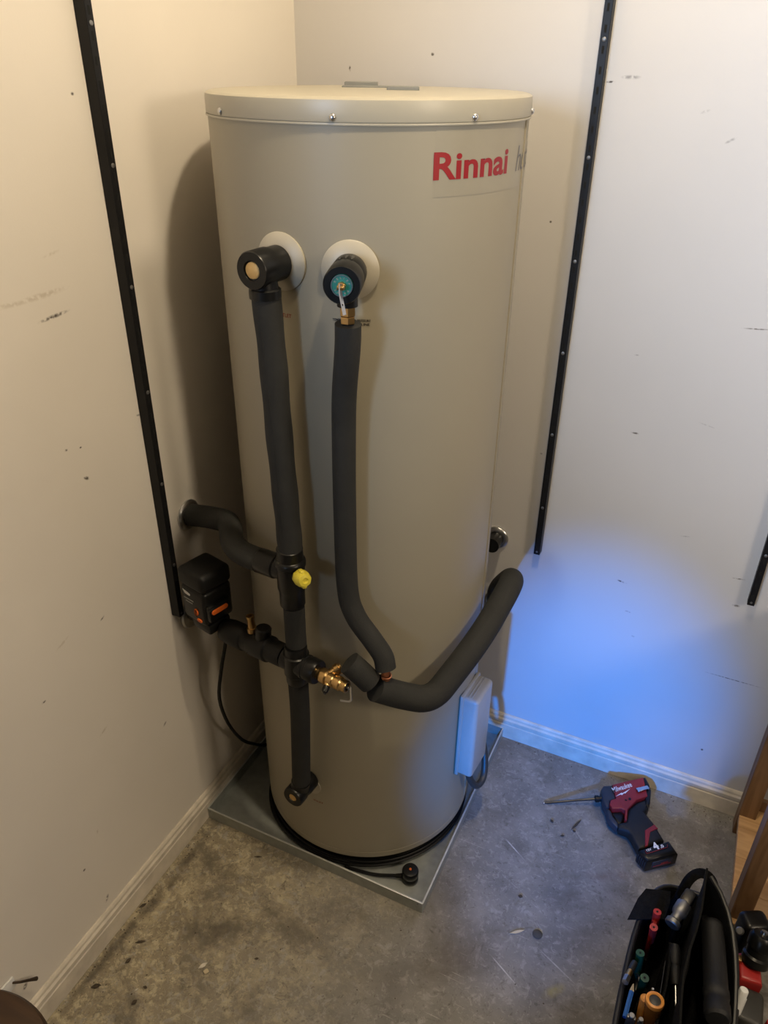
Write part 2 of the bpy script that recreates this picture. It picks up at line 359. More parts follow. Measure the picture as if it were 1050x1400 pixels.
# ================================================================ THE ROOM
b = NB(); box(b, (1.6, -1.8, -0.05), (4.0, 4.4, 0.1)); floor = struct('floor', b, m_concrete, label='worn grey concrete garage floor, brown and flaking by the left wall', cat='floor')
b = NB(); box(b, (-0.05, -1.8, 1.35), (0.1, 4.4, 2.7)); struct('wall_left', b, m_wall_l, label='scuffed cream wall on the left with a black rail on it', cat='wall')
b = NB(); box(b, (1.8, 0.05, 1.35), (3.6, 0.1, 2.7)); struct('wall_right', b, m_wall_r, label='pale wall on the right lit blue near the floor', cat='wall')
b = NB(); box(b, (1.6, -1.8, 2.75), (4.0, 4.4, 0.1)); struct('ceiling', b, m_ceil, label='plain pale ceiling above the frame', cat='ceiling')
prof = [(0.0005, 0.0008), (0.012, 0.0008), (0.012, 0.050), (0.0095, 0.0525), (0.0095, 0.0555), (0.0125, 0.058), (0.0125, 0.068), (0.0085, 0.0725), (0.0085, 0.0745), (0.0075, 0.079), (0.0045, 0.083), (0.0005, 0.084)]
def skirt(name, left, a, c, label):
    t = NB(); A = [t.verts.new((p, a, z) if left else (a, -p, z)) for p, z in prof]; B = [t.verts.new((p, c, z) if left else (c, -p, z)) for p, z in prof]
    n = len(prof)
    for i in range(n): t.faces.new((A[i], A[(i+1) % n], B[(i+1) % n], B[i]))
    t.faces.new(A); t.faces.new(B[::-1]); bmesh.ops.recalc_face_normals(t, faces=t.faces)
    struct(name, t, m_skirt, smooth=20, label=label, cat='skirting')
skirt('baseboard_left', True, -3.9, -0.0005, 'moulded cream skirting board along the foot of the left wall')
skirt('baseboard_right', False, 0.013, 3.5, 'moulded pale skirting board along the right wall behind the driver')

# ================================================================ WALL RAILS
def rail(side, pos, z0, z1, label, broken=False):
    w, d = 0.015, 0.0205
    def P(u, dd, z): return (dd, pos+u, z) if side == 'L' else (pos+u, -dd, z)
    t = thing('slotted_rail', label, 'rail', P(0, 0, z0))
    b = NB(); zc, h = (z0+z1)/2, z1-z0
    th = 0.0018
    def bx(u, dd, su, sd, zz, hh, bb=None, bev=0.0004):
        c = P(u, dd, zz); s = (sd, su, hh) if side == 'L' else (su, sd, hh); box(bb if bb is not None else b, c, s, bev, seg=1)
    bx(0, 0.0014, w, th, zc, h); bx(-w/2+th/2, d/2+0.0005, th, d, zc, h); bx(w/2-th/2, d/2+0.0005, th, d, zc, h)
    obj('channel', b, m_rail, t, smooth=20)
    b = NB(); bx(0, d, w-0.0005, 0.0022, zc, h, b); fp = obj('face_plate', b, m_rail, t, smooth=20)
    z = z0+0.022; k = 0
    while z < z1-0.02:
        b = NB(); bx(0, d+0.0012, 0.0042, 0.0006, z, 0.012, b, 0); obj('slot', b, m_slot, fp)
        if k % 6 == 3:
            b = NB(); c = V(P(0, d+0.0010, z+0.016)); ax = (1, 0, 0) if side == 'L' else (0, -1, 0)
            lathe(b, [(0.0038, 0), (0.0036, 0.0010), (0.002, 0.0016), (0, 0.0017)], frame(c, ax), 16); obj('screw', b, m_dsteel, fp)
        z += 0.032; k += 1
    b = NB(); c = V(P(0, d+0.0010, z0+0.008)); ax = (1, 0, 0) if side == 'L' else (0, -1, 0)
    lathe(b, [(0.0028, 0), (0.0026, 0.0008), (0, 0.001)], frame(c, ax), 14); obj('rivet', b, m_dsteel, fp)
    return t
rail('L', -0.6125, 0.664, 2.60, 'long black slotted shelf rail on the left wall beside the heater')
rail('R', 0.649, 0.657, 2.60, 'long black slotted shelf rail on the right wall beside the heater')
rail('R', 1.142, 0.664, 2.60, 'black slotted shelf rail cut off by the right edge of the photo')

# ================================================================ DRIP TRAY
t = thing('drip_tray', 'shallow square galvanised drip tray under the water heater', 'tray', (0.315, -0.315, 0))
x0, x1, y0, y1, th = 0.0135, 0.6170, -0.6165, -0.0135, 0.0016
b = NB(); box(b, (0.315, -0.315, 0.0016), (x1-x0-0.002, y1-y0-0.002, 0.0022)); obj('tray_floor', b, m_galv, t, smooth=0)
for nm, c, s in (('left', (x0, (y0+y1)/2, 0.0185), (th, y1-y0, 0.036)), ('right', (x1, (y0+y1)/2, 0.0185), (th, y1-y0, 0.036)),
                 ('front', ((x0+x1)/2, y0, 0.0185), (x1-x0+th, th, 0.036)), ('back', ((x0+x1)/2, y1, 0.0185), (x1-x0, th, 0.036))):
    b = NB(); box(b, c, s, 0.0004, seg=1)
    cc = V(c); lip = V(s); lip.z = 0.0018
    if nm in 'leftright': lip.x = 0.0042
    else: lip.y = 0.0042
    e = NB(); box(e, (cc.x, cc.y, 0.0368), lip, 0.0007)
    r = obj('rim', b, m_galv, t, smooth=20); obj('rim_lip', e, m_galvedge, r, 'bright folded lip', smooth=20)
    if nm == 'front':
        for xx in (x0+0.006, x1-0.012):
            q = NB(); lathe(q, [(0.0022, 0), (0.002, 0.0008), (0, 0.001)], frame((xx, y0-0.0008, 0.027), (0, -1, 0)), 14); obj('rivet', q, m_dsteel, r)

# ================================================================ WATER HEATER
TX, TY, TR, TH = 0.3386, -0.3327, 0.2660, 1.6710
def onc(deg, r, z): a = math.radians(deg); return V((TX+r*math.cos(a), TY+r*math.sin(a), z))
def rad(deg): a = math.radians(deg); return V((math.cos(a), math.sin(a), 0))
MT = Matrix.Translation((TX, TY, 0))
wh = thing('water_heater', 'tall cream cylindrical hot water heater standing in the corner', 'water heater', (TX, TY, 0.003))
b = NB(); lathe(b, [(0, 0.046), (TR-0.006, 0.046), (TR-0.002, 0.047), (TR, 0.050), (TR, 0.066), (TR-0.0008, 0.0665), (TR-0.0008, 0.0685), (TR, 0.069), (TR, TH-0.028), (TR-0.002, TH-0.025), (0, TH-0.025)], MT, 128)
obj('tank_body', b, m_tank, wh, smooth=30)
b = NB(); lathe(b, [(0, 0.0030), (TR-0.018, 0.0030), (TR-0.018, 0.046), (0, 0.0462)], MT, 96); obj('base_ring', b, m_rubber, wh)
b = NB(); lathe(b, [(TR+0.0004, TH-0.0305), (TR+0.0022, TH-0.0305), (TR+0.0026, TH-0.0285), (TR+0.0026, TH-0.008), (TR+0.0018, TH-0.003), (TR-0.002, TH-0.0005), (TR-0.008, TH+0.001), (TR-0.03, TH+0.0020), (TR-0.12, TH+0.0030), (0, TH+0.0032)], MT, 128)
lid = obj('lid', b, m_lid, wh, smooth=35, label='shallow cream lid with rounded edge')
b = NB(); lathe(b, [(TR+0.0002, TH-0.0345), (TR+0.0030, TH-0.0345), (TR+0.0034, TH-0.033), (TR+0.0030, TH-0.0315), (TR+0.0002, TH-0.0315)], MT, 128, close=True); obj('lid_rim', b, m_lid, lid)
for deg in (-120, -74.5, -29.4, 14.8, 60, 105, 150, 195):
    b = NB(); c = onc(deg, TR+0.0022, TH-0.0245)
    lathe(b, [(0.0052, 0), (0.0052, 0.0012), (0.0044, 0.0030), (0.0026, 0.0042), (0, 0.0046)], frame(c, rad(deg)), 18); obj('screw', b, m_steel, lid)
for (cx, cy, w, h, rot, hh) in ((0.268, -0.222, 0.060, 0.030, 25, 0.008), (0.300, -0.265, 0.085, 0.034, 25, 0.003), (0.405, -0.345, 0.052, 0.026, 25, 0.006)):
    b = NB(); box(b, (0, 0, 0), (w, h, hh), 0.001, Matrix.Translation((cx, cy, TH+0.0024+hh/2)) @ Matrix.Rotation(math.radians(rot), 4, 'Z'), 1)
    obj('pad', b, m_label, lid, label='grey pad on top of the lid')
# rolled vertical joint of the jacket
b = NB()
for i, d in enumerate((4.3, 5.5)):
    tube(b, [onc(d, TR+0.0002, 0.07), onc(d, TR+0.0002, TH-0.035)], 0.0011, 8)
obj('jacket_seam', b, m_tank, wh)
def wrap(bm, deg0, z0, rr):
    for v in bm.verts: v.co = onc(deg0+math.degrees(v.co.x/TR), TR+rr, z0+v.co.y)
    bmesh.ops.recalc_face_normals(bm, faces=bm.faces); return bm
b = NB()
t0 = NB(); gx = [t0.verts.new((0.205*i/40, 0, 0)) for i in range(41)]; gy = [t0.verts.new((0.205*i/40, 0.095, 0)) for i in range(41)]
for i in range(40): t0.faces.new((gx[i], gx[i+1], gy[i+1], gy[i]))
wrap(t0, -43, 1.542, 0.0003); obj('clear_decal', t0, m_decal, wh, label='faint clear decal behind the red word')
b = fit_text(text_bm('Rinnai', 0.05, 0, 0.0012, 0.004), 0.1525, 0.0375); wrap(b, -43.4, 1.5650, 0.0007); obj('lettering', b, m_redprint, wh, label='red printed lettering', smooth=0)
b = fit_text(text_bm('hotflo', 0.05, 0.25, -0.0004, 0.004), 0.115, 0.0375); wrap(b, -3.6, 1.5650, 0.0007); obj('lettering', b, m_greyprint, wh, label='grey italic lettering at the right edge', smooth=0)
b = fit_text(text_bm('OUTLET', 0.01, 0, 0.0002), 0.030, 0.0062); wrap(b, -97.8, 1.3585, 0.0006); obj('lettering', b, m_redsmall, wh, label='tiny red lettering behind the left pipe', smooth=0)
b = fit_text(text_bm('TEMPERATURE & PRESSURE', 0.01, 0, 0.0002), 0.060, 0.0042); wrap(b, -76.1, 1.3620, 0.0006); obj('lettering', b, m_blackprint, wh, label='tiny black upper line of print below the relief valve', smooth=0)
b = fit_text(text_bm('RELIEF VALVE LINE', 0.01, 0, 0.0002), 0.055, 0.0040); wrap(b, -75.3, 1.3560, 0.0006); obj('lettering', b, m_blackprint, wh, label='tiny black lower line of print below the relief valve', smooth=0)
b = fit_text(text_bm('INLET', 0.01, 0, 0.0002), 0.026, 0.0045); wrap(b, -92.8, 0.215, 0.0006); obj('lettering', b, m_redsmall, wh, label='tiny lettering beside the bottom elbow', smooth=0)
# port flanges
AA, AZ = -94.3, 1.445; BA, BZ = -69.8, 1.441; CA, CZ = -94.1, 0.266
for ang, z, r in ((AA, AZ, 0.0445), (BA, BZ, 0.0445)):
    b = NB(); lathe(b, [(0.020, 0.0005), (r-0.001, -0.003), (r, 0.0016), (r-0.0015, 0.0030), (r*0.8, 0.0052), (0.030, 0.0085), (0.020, 0.0088)], frame(onc(ang, TR, z), rad(ang)), 56, close=True)
    obj('port_flange', b, m_flange, wh, label='round dished plastic flange')
b = NB(); lathe(b, [(0.010, 0), (0.027, -0.001), (0.027, 0.0014), (0.010, 0.0016)], frame(onc(CA, TR, CZ), rad(CA)), 40); obj('port_flange', b, m_flange, wh)
# junction box on the right flank
def boxM(deg, z): return frame(onc(deg, TR, z), rad(deg), (0, 0, 1))
JB = -4.0
jm = boxM(JB, 0.360)
b = NB(); box(b, (0, 0, 0.019), (0.246, 0.092, 0.046), 0.010, jm, 4); jb = obj('junction_cover', b, m_box, wh, label='pale rectangular electrical cover on the right flank')
b = NB(); box(b, (0, 0, 0.0035), (0.252, 0.097, 0.009), 0.003, jm, 2); obj('cover_base', b, m_box, jb)
b = NB(); box(b, (0.1235, 0, 0.016), (0.0016, 0.078, 0.0022), 0.0006, jm, 1); box(b, (0.1235, 0, 0.023), (0.0016, 0.074, 0.0022), 0.0006, jm, 1); obj('cover_ridge', b, m_box, jb)
for yy in (-0.038, 0.030):
    b = NB(); cyl(b, jm @ V((-0.123, yy, 0.006)), jm @ V((-0.131, yy, 0.006)), 0.0035, bev=0.0008, seg=14); obj('screw', b, m_steel, jb)
b = NB(); p = jm @ V((-0.122, 0.012, 0.018))
tube(b, spline([p, p+V((0.008, 0.004, -0.045)), p+V((0.022, 0.022, -0.082)), p+V((0.028, 0.058, -0.078)), p+V((0.012, 0.092, -0.02)), p+V((-0.03, 0.125, 0.05)), p+V((-0.05, 0.14, 0.2))], 8), 0.0085, 16)
obj('cable_conduit', b, m_conduit, wh, label='dark grey flexible conduit looping below the cover')

# ================================================================ PIPEWORK
RIS = [V(p) for p in ((0.3197, -0.6482, 1.4067), (0.3247, -0.6482, 1.2946), (0.3277, -0.6482, 1.1668), (0.3328, -0.6483, 1.0410), (0.3358, -0.6483, 0.9497))]
GP = 'foam lagged pipes around the heater'
# hot outlet elbow
d = rad(AA)
t = thing('elbow_fitting', 'black pipe elbow with pale brass disc on the upper left port', 'pipe fitting', onc(AA, TR+0.01, AZ))
b = NB(); lathe(b, [(0, 0.007), (0.0225, 0.007), (0.0265, 0.010), (0.0265, 0.036), (0.0285, 0.038), (0.0285, 0.072), (0.0270, 0.0745), (0.0150, 0.0745), (0.0135, 0.070), (0, 0.070)], frame(onc(AA, TR, AZ), d), 40); obj('barrel', b, m_black, t)
b = NB(); lathe(b, [(0, 0.068), (0.0128, 0.068), (0.0128, 0.0722), (0.011, 0.0735), (0, 0.0738)], frame(onc(AA, TR, AZ), d), 32); obj('cap_disc', b, m_capbrass, t, 'pale brass disc')
top = onc(AA, TR+0.052, AZ)
b = NB(); tube(b, [top, V((0.3197, -0.6492, 1.4067))], 0.0215, 28); lathe(b, [(0.0215, 0), (0.0245, 0.001), (0.0245, 0.014), (0.0215, 0.016)], frame((0.3192, -0.6492, 1.4006), (0, 0, 1)), 32); obj('branch', b, m_black, t)
def foam(path, r, label, name='insulated_pipe', loc=None, seams=(), cut=True):
    t = thing(name, label, 'pipe', loc or path[-1], GP)
    b = NB(); tube(b, path, r, 28); sl = obj('foam_sleeve', b, m_foam, t)
    return t
pt = foam(spline(RIS, 8), [0.0225 + 0.0006*math.sin(i*0.9) for i in range(33)], 'straight grey lagged riser below the upper left elbow', loc=RIS[-1])
b = NB(); tube(b, [RIS[0]+V((0.0, -0.0222, -0.01)), RIS[2]+V((0.004, -0.0222, 0)), RIS[4]+V((0.002, -0.0222, 0.02))], 0.0007, 6); obj('sleeve_slit', b, m_foam, pt)
# upper tee
TC = V((0.3338, -0.6483, 0.8952))
t = thing('tee_fitting', 'black upper tee with yellow cap between lagged pipes', 'pipe fitting', TC)
b = NB(); lathe(b, [(0, 0.056), (0.0205, 0.058), (0.0245, 0.055), (0.0245, 0.034), (0.0275, 0.032), (0.0290, 0.028), (0.0290, 0.022), (0.0265, 0.019), (0.0265, -0.030), (0.0240, -0.034), (0.0240, -0.068), (0.0215, -0.071), (0, -0.071)][::-1], frame(TC, (0.0, 0, 1)), 36); obj('tee_body', b, m_black, t)
wd = V((-0.100, 0.012, -0.002))
b = NB(); M = frame(TC+V((0, 0, 0.004)), wd); lathe(b, [(0, 0.0), (0.0215, 0.0), (0.0215, 0.030), (0.0240, 0.033), (0.0240, 0.072), (0.0220, 0.075), (0, 0.075)], M, 32); obj('side_branch', b, m_black, t)
yd = V((0.82, -0.52, 0.22)).normalized(); yc = TC + yd*0.024 + V((0, 0, 0.006))
b = NB(); cyl(b, yc, yc+yd*0.016, 0.011, seg=20); st = obj('cap_neck', b, m_black, t)
b = NB(); M = frame(yc+yd*0.012, yd) @ Matrix.Scale(1.2, 4)
lathe(b, [(0, 0), (0.0120, 0), (0.0130, 0.003), (0.0125, 0.016), (0.0100, 0.021), (0.005, 0.022), (0.0035, 0.0195), (0, 0.0195)], M, 8)
box(b, (0, 0, 0.011), (0.030, 0.0075, 0.014), 0.003, M); obj('wing_cap', b, m_yellow, t, 'yellow winged plastic cap', smooth=50)
# short pipe between tees
SP = [V((0.3359, -0.6483, 0.8223)), V((0.3359, -0.6483, 0.7286))]
foam([SP[0], (0.3359, -0.6483, 0.7801), SP[1]], 0.0205, 'short grey lagged pipe between the two black tees', loc=SP[1])
# lower tee with chain to the pump
LC = V((0.3369, -0.6523, 0.6854)); cdn = V((0.314, -0.049, 0.0)).normalized()
t = thing('tee_fitting', 'black lower tee joining the pump line and the brass valve', 'pipe fitting', LC)
b = NB(); lathe(b, [(0, 0.042), (0.0215, 0.042), (0.0225, 0.040), (0.0225, 0.024), (0.0255, 0.022), (0.0255, -0.024), (0.0225, -0.027), (0.0225, -0.046), (0.021, -0.048), (0, -0.048)][::-1], frame(LC, (0, 0, 1)), 32); obj('tee_body', b, m_black, t)
b = NB(); lathe(b, [(0, -0.028), (0.0235, -0.028), (0.0235, 0.020), (0.0250, 0.021), (0.0250, 0.026), (0.0235, 0.027), (0.0235, 0.034), (0.0250, 0.035), (0.0250, 0.052), (0.0232, 0.055), (0.012, 0.055), (0, 0.053)], frame(LC, cdn), 36); obj('side_branch', b, m_black, t)
P0, P1 = LC - cdn*0.029, V((0.1323, -0.6094, 0.6650)); ax = (P1-P0).normalized(); Lc = (P1-P0).length
t = thing('check_valve_line', 'black lagged valve line from the lower tee to the pump', 'pipe fitting', (P0+P1)/2)
b = NB(); lathe(b, [(0, 0), (0.0225, 0.0), (0.0240, 0.004), (0.0240, 0.040), (0.0275, 0.044), (0.0275, 0.088), (0.0245, 0.092), (0.0240, 0.112), (0.0270, 0.116), (0.0270, Lc-0.022), (0.0240, Lc-0.004), (0.020, Lc), (0, Lc)], frame(P0, ax), 36); obj('valve_sleeve', b, m_rubber, t)
q = P0+ax*0.064+V((0, 0, 0.006)); b = NB(); lathe(b, [(0, 0), (0.0165, 0), (0.0165, 0.038), (0.0140, 0.041), (0, 0.041)], frame(q, (0.05, 0.1, 1)), 24); obj('stem_boss', b, m_black, t)
q = P0+ax*0.090+V((0, 0, 0.007)); b = NB(); zz = V((-0.12, 0.05, 1))
lathe(b, [(0.0105, 0.020), (0.0105, 0.030), (0.0078, 0.031), (0.0078, 0.052), (0.0085, 0.053), (0.0085, 0.058), (0.0045, 0.058), (0.0045, 0.050), (0, 0.050)], frame(q, zz), 24); obj('test_port', b, m_brass, t, 'brass test port')
# brass valve
BV = LC + cdn*0.053
t = thing('brass_valve', 'small brass cold water valve at the end of the lower tee', 'valve', BV)
b = NB(); M = frame(BV, cdn)
lathe(b, [(0, 0), (0.0115, 0), (0.0115, 0.006), (0.0140, 0.008), (0.0155, 0.014), (0.0155, 0.024), (0.0130, 0.027), (0.0130, 0.030), (0.0145, 0.031), (0.0145, 0.040), (0.0125, 0.042), (0.0125, 0.046), (0.0140, 0.047), (0.0140, 0.057), (0.0115, 0.0595), (0.0115, 0.0615), (0.0120, 0.062), (0.0120, 0.071), (0.0110, 0.072), (0.0085, 0.072), (0.0080, 0.069), (0, 0.069)], M, 36); vb = obj('valve_body', b, m_brass, t)
b = NB(); lathe(b, [(0, 0.0692), (0.0078, 0.0692), (0.0075, 0.0702), (0, 0.0705)], M, 24); obj('end_plug', b, m_rubber, t)
s = BV + cdn*0.022; sd = V((0.55, 0.62, 0.42)).normalized()
b = NB(); lathe(b, [(0, 0), (0.0105, 0), (0.0105, 0.020), (0.0125, 0.021), (0.0125, 0.030), (0.0095, 0.031), (0.0095, 0.035), (0, 0.035)], frame(s, sd), 28); obj('outlet_branch', b, m_brass, t)
kd = V((0.05, -0.85, -0.45)).normalized(); kq = BV + cdn*0.030 + kd*0.010
b = NB(); cyl(b, kq, kq+kd*0.006, 0.0085, seg=20); obj('knob_collar', b, m_brass, t)
b = NB(); M2 = frame(kq+kd*0.006, kd); lathe(b, [(0, 0), (0.0065, 0), (0.0068, 0.004), (0.0060, 0.012), (0.0035, 0.014), (0, 0.014)], M2, 16); box(b, (0, 0, 0.011), (0.016, 0.005, 0.008), 0.0015, M2); obj('drain_knob', b, m_black, t, 'small black drain knob')
e = BV + cdn*0.070
b = NB(); tube(b, fillet([e+V((0, 0, 0.002)), e+cdn*0.010+V((0, 0, 0.004)), e+cdn*0.012+V((0, -0.002, -0.030)), e+cdn*(-0.012)+V((0, -0.006, -0.036))], 0.008), 0.0, flat=(0.004, 0.0016)); obj('lever', b, m_steel, t, 'thin bent metal easing lever')
b = NB(); lathe(b, [(0, -0.001), (0.003, -0.001), (0.003, 0.006), (0, 0.007)], frame(e, cdn), 14); obj('spindle', b, m_steel, t)
# lower riser
LR = [V(p) for p in ((0.3369, -0.6513, 0.6379), (0.3359, -0.6493, 0.5532), (0.3310, -0.6463, 0.4601), (0.3240, -0.6432, 0.3276))]
foam(spline(LR, 8), 0.0205, 'straight grey lagged pipe down to the bottom elbow', loc=LR[-1])
# bottom elbow
d = rad(CA-1.5)
t = thing('elbow_fitting', 'black elbow with brass disc at the bottom inlet of the heater', 'pipe fitting', onc(CA, TR+0.01, CZ))
CO = onc(CA, TR, CZ)+V((0, 0, 0.0)); cd2 = V((-0.01, -0.92, 0.40)).normalized(); cd2 = d
M = frame(CO+V((0, 0, 0.024)), cd2)
b = NB(); lathe(b, [(0, 0.002), (0.0235, 0.002), (0.0250, 0.005), (0.0250, 0.030), (0.0235, 0.033), (0.0235, 0.044), (0.0250, 0.046), (0.0250, 0.066), (0.0235, 0.069), (0.0110, 0.069), (0.0100, 0.066), (0, 0.066)], M, 36); obj('barrel', b, m_black, t)
b = NB(); lathe(b, [(0, 0.0655), (0.0095, 0.0655), (0.0095, 0.068), (0, 0.0685)], M, 28); obj('cap_disc', b, m_capbrass, t, 'brass disc')
b = NB(); tube(b, [M @ V((0, 0, 0.044)), V((0.3235, -0.6430, 0.3276))], 0.0215, 28); obj('branch', b, m_black, t)
# pipe to the left wall
WP = [V(p) for p in ((0.0040, -0.5267, 0.8704), (0.0814, -0.5400, 0.8893), (0.1219, -0.5455, 0.8894), (0.1731, -0.6045, 0.8930), (0.2129, -0.6291, 0.8942), (0.2609, -0.6387, 0.8955))]
foam(spline(WP, 9), 0.0235, 'curved grey lagged pipe from the left wall to the upper tee', loc=WP[-1])
def escut(label, c, ax, r=0.030, inner=0.022):
    b = NB(); lathe(b, [(inner, 0.0005), (r, 0.0005), (r, 0.004), (r-0.003, 0.0075), (inner+0.002, 0.009), (inner, 0.009)], frame(c, ax), 40, close=True)
    return tag(obj('pipe_rosette', b, m_steel, None), label, 'pipe collar')
escut('bright round collar where the curved pipe enters the left wall', (0.0000, -0.5266, 0.8702), (1, 0, 0), 0.034, 0.0245)
escut('bright round collar on the left wall behind the pump', (0, -0.561, 0.630), (1, 0, 0), 0.036, 0.016)
escut('dark collar on the right wall half hidden by the tank edge', (0.5385, 0.0000, 0.6655), (0, -1, 0), 0.031, 0.020)
b = NB(); tube(b, [(0.5386, -0.0005, 0.6655), (0.5397, -0.0500, 0.6684)], 0.0195, 24); tag(obj('pipe_stub', b, m_black), 'short dark pipe stub behind the heater at the right wall', 'pipe')
# pump
PB = V((0.088, -0.600, 0.668)); pyaw = math.radians(-14)
PM = Matrix.Translation((PB.x, PB.y, 0.668)) @ Matrix.Rotation(pyaw, 4, 'Z') @ Matrix.Scale(1.16, 4) @ Matrix.Translation((0, 0, -0.655))
t = thing('circulation_pump', 'black box shaped circulation pump with orange buttons by the left wall', 'pump', PB); pump = t
b = NB(); box(b, (0, 0, 0.706), (0.066, 0.066, 0.074), 0.009, PM, 3); bd = obj('housing', b, m_black, t)
b = NB(); box(b, (0, 0, 0.7605), (0.070, 0.070, 0.038), 0.011, PM, 4); obj('top_cap', b, m_rubber, t)
b = NB(); box(b, (0.010, -0.004, 0.662), (0.050, 0.050, 0.022), 0.005, PM, 2); obj('foot_bracket', b, m_black, t)
b = NB(); box(b, (0.036, -0.004, 0.700), (0.012, 0.050, 0.034), 0.004, PM, 2); obj('side_cheek', b, m_black, t)
def slotbtn(M, w, h, nm, mt, lab):
    b = NB(); n = 10; pts = []
    for k in range(n+1): a = -PI/2+PI*k/n; pts.append((w/2-h/2+h/2*math.cos(a), h/2*math.sin(a)))
    for k in range(n+1): a = PI/2+PI*k/n; pts.append((-w/2+h/2+h/2*math.cos(a), h/2*math.sin(a)))
    prism(b, pts, -0.001, 0.0022, 0.0006, M); return obj(nm, b, mt, bd, lab)
FL = PM @ frame((0, -0.033, 0.700), (0, -1, 0), (1, 0, 0))   # face toward the camera's left
FR = PM @ frame((0.042, -0.003, 0.707), (1, 0, 0), (0, 1, 0))  # face toward the camera's right
def onface(M, x, y): return M @ Matrix.Translation((x, y, 0))
slotbtn(onface(FL, 0.009, -0.004), 0.0105, 0.0145, 'round_button', m_orange, 'orange round button')
slotbtn(onface(FL, 0.016, -0.019), 0.0130, 0.0070, 'small_button', m_orange, 'small orange button')
b = NB(); box(b, (-0.006, 0, 0), (0.044, 0.014, 0.006), 0.002, FR, 2); obj('button_bezel', b, m_rubber, bd)
slotbtn(onface(FR, -0.006, 0) @ Matrix.Translation((0, 0, 0.003)), 0.036, 0.0095, 'bar_button', m_orange, 'long orange bar button')
b = NB(); prism(b, [(-0.024, 0.034), (-0.004, 0.030), (-0.005, 0.026), (-0.018, 0.027)], 0, 0.0012, 0, FL); obj('badge', b, m_whitep, bd, 'small silver badge')
for i, (w, yy) in enumerate(((0.026, 0.016), (0.019, 0.010))):
    b = NB(); box(b, (-0.022+i*0.004+w/2, yy+0.0012, 0.0008), (w, 0.0022, 0.0008), 0, FL); obj('print_line', b, m_greypr, bd, 'faint grey print', smooth=0)
b = NB(); cyl(b, P1-ax*0.004, P1+ax*0.030, 0.0125, bev=0.001, seg=8); obj('union_nut', b, m_brass, t, 'dull brass union nut', smooth=20)
b = NB(); tube(b, [(0.001, -0.561, 0.630), PB+V((-0.01, 0, 0))], 0.0155, 24); obj('inlet_pipe', b, m_black, t)
# relief valve on the right hand port
d = rad(BA)
O = onc(BA, TR, BZ)
t = thing('relief_valve', 'black pressure relief valve with teal dial and lever on upper port', 'valve', O)
M = frame(O, d)
b = NB(); lathe(b, [(0, 0.007), (0.0230, 0.007), (0.0265, 0.011), (0.0270, 0.045), (0.0255, 0.047), (0.0255, 0.051), (0.0275, 0.053), (0.0275, 0.092), (0.0260, 0.0945), (0.0170, 0.0945), (0.0160, 0.090), (0, 0.090)], M, 44); vb = obj('valve_sleeve', b, m_black, t)
for k in (-18, 0, 18):
    b = NB(); a = math.radians(k); c = M @ (Matrix.Rotation(a, 4, 'Z') @ V((0.0265, 0, 0.040)))
    box(b, (0, 0, 0), (0.004, 0.004, 0.026), 0.001, M @ Matrix.Rotation(a, 4, 'Z') @ Matrix.Translation((0.0270, 0, 0.040)), 1); obj('sleeve_rib', b, m_black, vb)
b = NB(); lathe(b, [(0, 0.089), (0.0155, 0.089), (0.0158, 0.094), (0.0148, 0.0955), (0, 0.0955)], M, 36); dial = obj('dial', b, m_teal, t, 'teal metal dial')
b = NB(); lathe(b, [(0.0143, 0.0953), (0.0157, 0.0953), (0.0157, 0.0966), (0.0143, 0.0966)], M, 36, close=True); obj('dial_ring', b, m_steel, dial)
dl = NB()
letters = 'RELIEF VALVE'
for i, ch in enumerate(letters):
    if ch == ' ': continue
    a = math.radians(150 - i*27)
    tt = text_bm(ch, 0.0042, 0, 0.0001)
    if not tt.verts: continue
    bmesh.ops.translate(tt, vec=(-0.0012, -0.0015, 0), verts=tt.verts)
    merge(dl, tt, M @ Matrix.Rotation(-PI/2, 4, 'Z') @ Matrix.Translation((0, 0, 0.0958)) @ Matrix.Rotation(a-PI/2, 4, 'Z') @ Matrix.Translation((0, 0.0112, 0)))
obj('dial_lettering', dl, m_greypr, dial, smooth=0)
b = NB(); lathe(b, [(0, 0.0950), (0.0062, 0.0950), (0.0058, 0.1000), (0.0040, 0.1010), (0.0036, 0.108), (0.0015, 0.1095), (0, 0.1095)], M, 20); box(b, (0, 0.0042, 0.104), (0.006, 0.0022, 0.010), 0.0007, M, 1); box(b, (0, -0.0042, 0.104), (0.006, 0.0022, 0.010), 0.0007, M, 1); obj('spindle', b, m_brass, t)
h0 = M @ V((0.002, 0, 0.1065)); dn = V((0, 0, -1)); side = M.col[1].xyz
b = NB(); tube(b, fillet([h0+dn*-0.003, h0+dn*0.010+d*0.002, h0+dn*0.038+d*0.007-side*0.006], 0.006), 0, flat=(0.0016, 0.0075)); lv = obj('lever', b, m_steel, t, 'bright metal easing lever')
c = h0+dn*0.024+d*0.0055-side*0.003
b = NB(); cyl(b, c+d*0.0004, c+d*0.0018, 0.0014, seg=12); obj('lever_hole', b, m_slot, lv)
BP = [V(p) for p in ((0.4535, -0.6358, 1.3757), (0.4505, -0.6328, 1.3366), (0.4376, -0.6218, 1.2557), (0.4327, -0.6167, 1.1755), (0.4309, -0.6147, 1.0339), (0.4330, -0.6136, 0.8738), (0.4481, -0.6126, 0.8123), (0.4822, -0.6115, 0.7665), (0.5073, -0.6144, 0.7370), (0.5163, -0.6193, 0.7125))]
nb = M @ V((0, 0, 0.062)); nb = V((BP[0].x, BP[0].y-0.001, BZ-0.026))
b = NB(); tube(b, [M @ V((0, 0, 0.066)), nb+V((0, 0, 0)), nb+V((0, 0, -0.012))], 0.0155, 24); obj('outlet_neck', b, m_black, t)
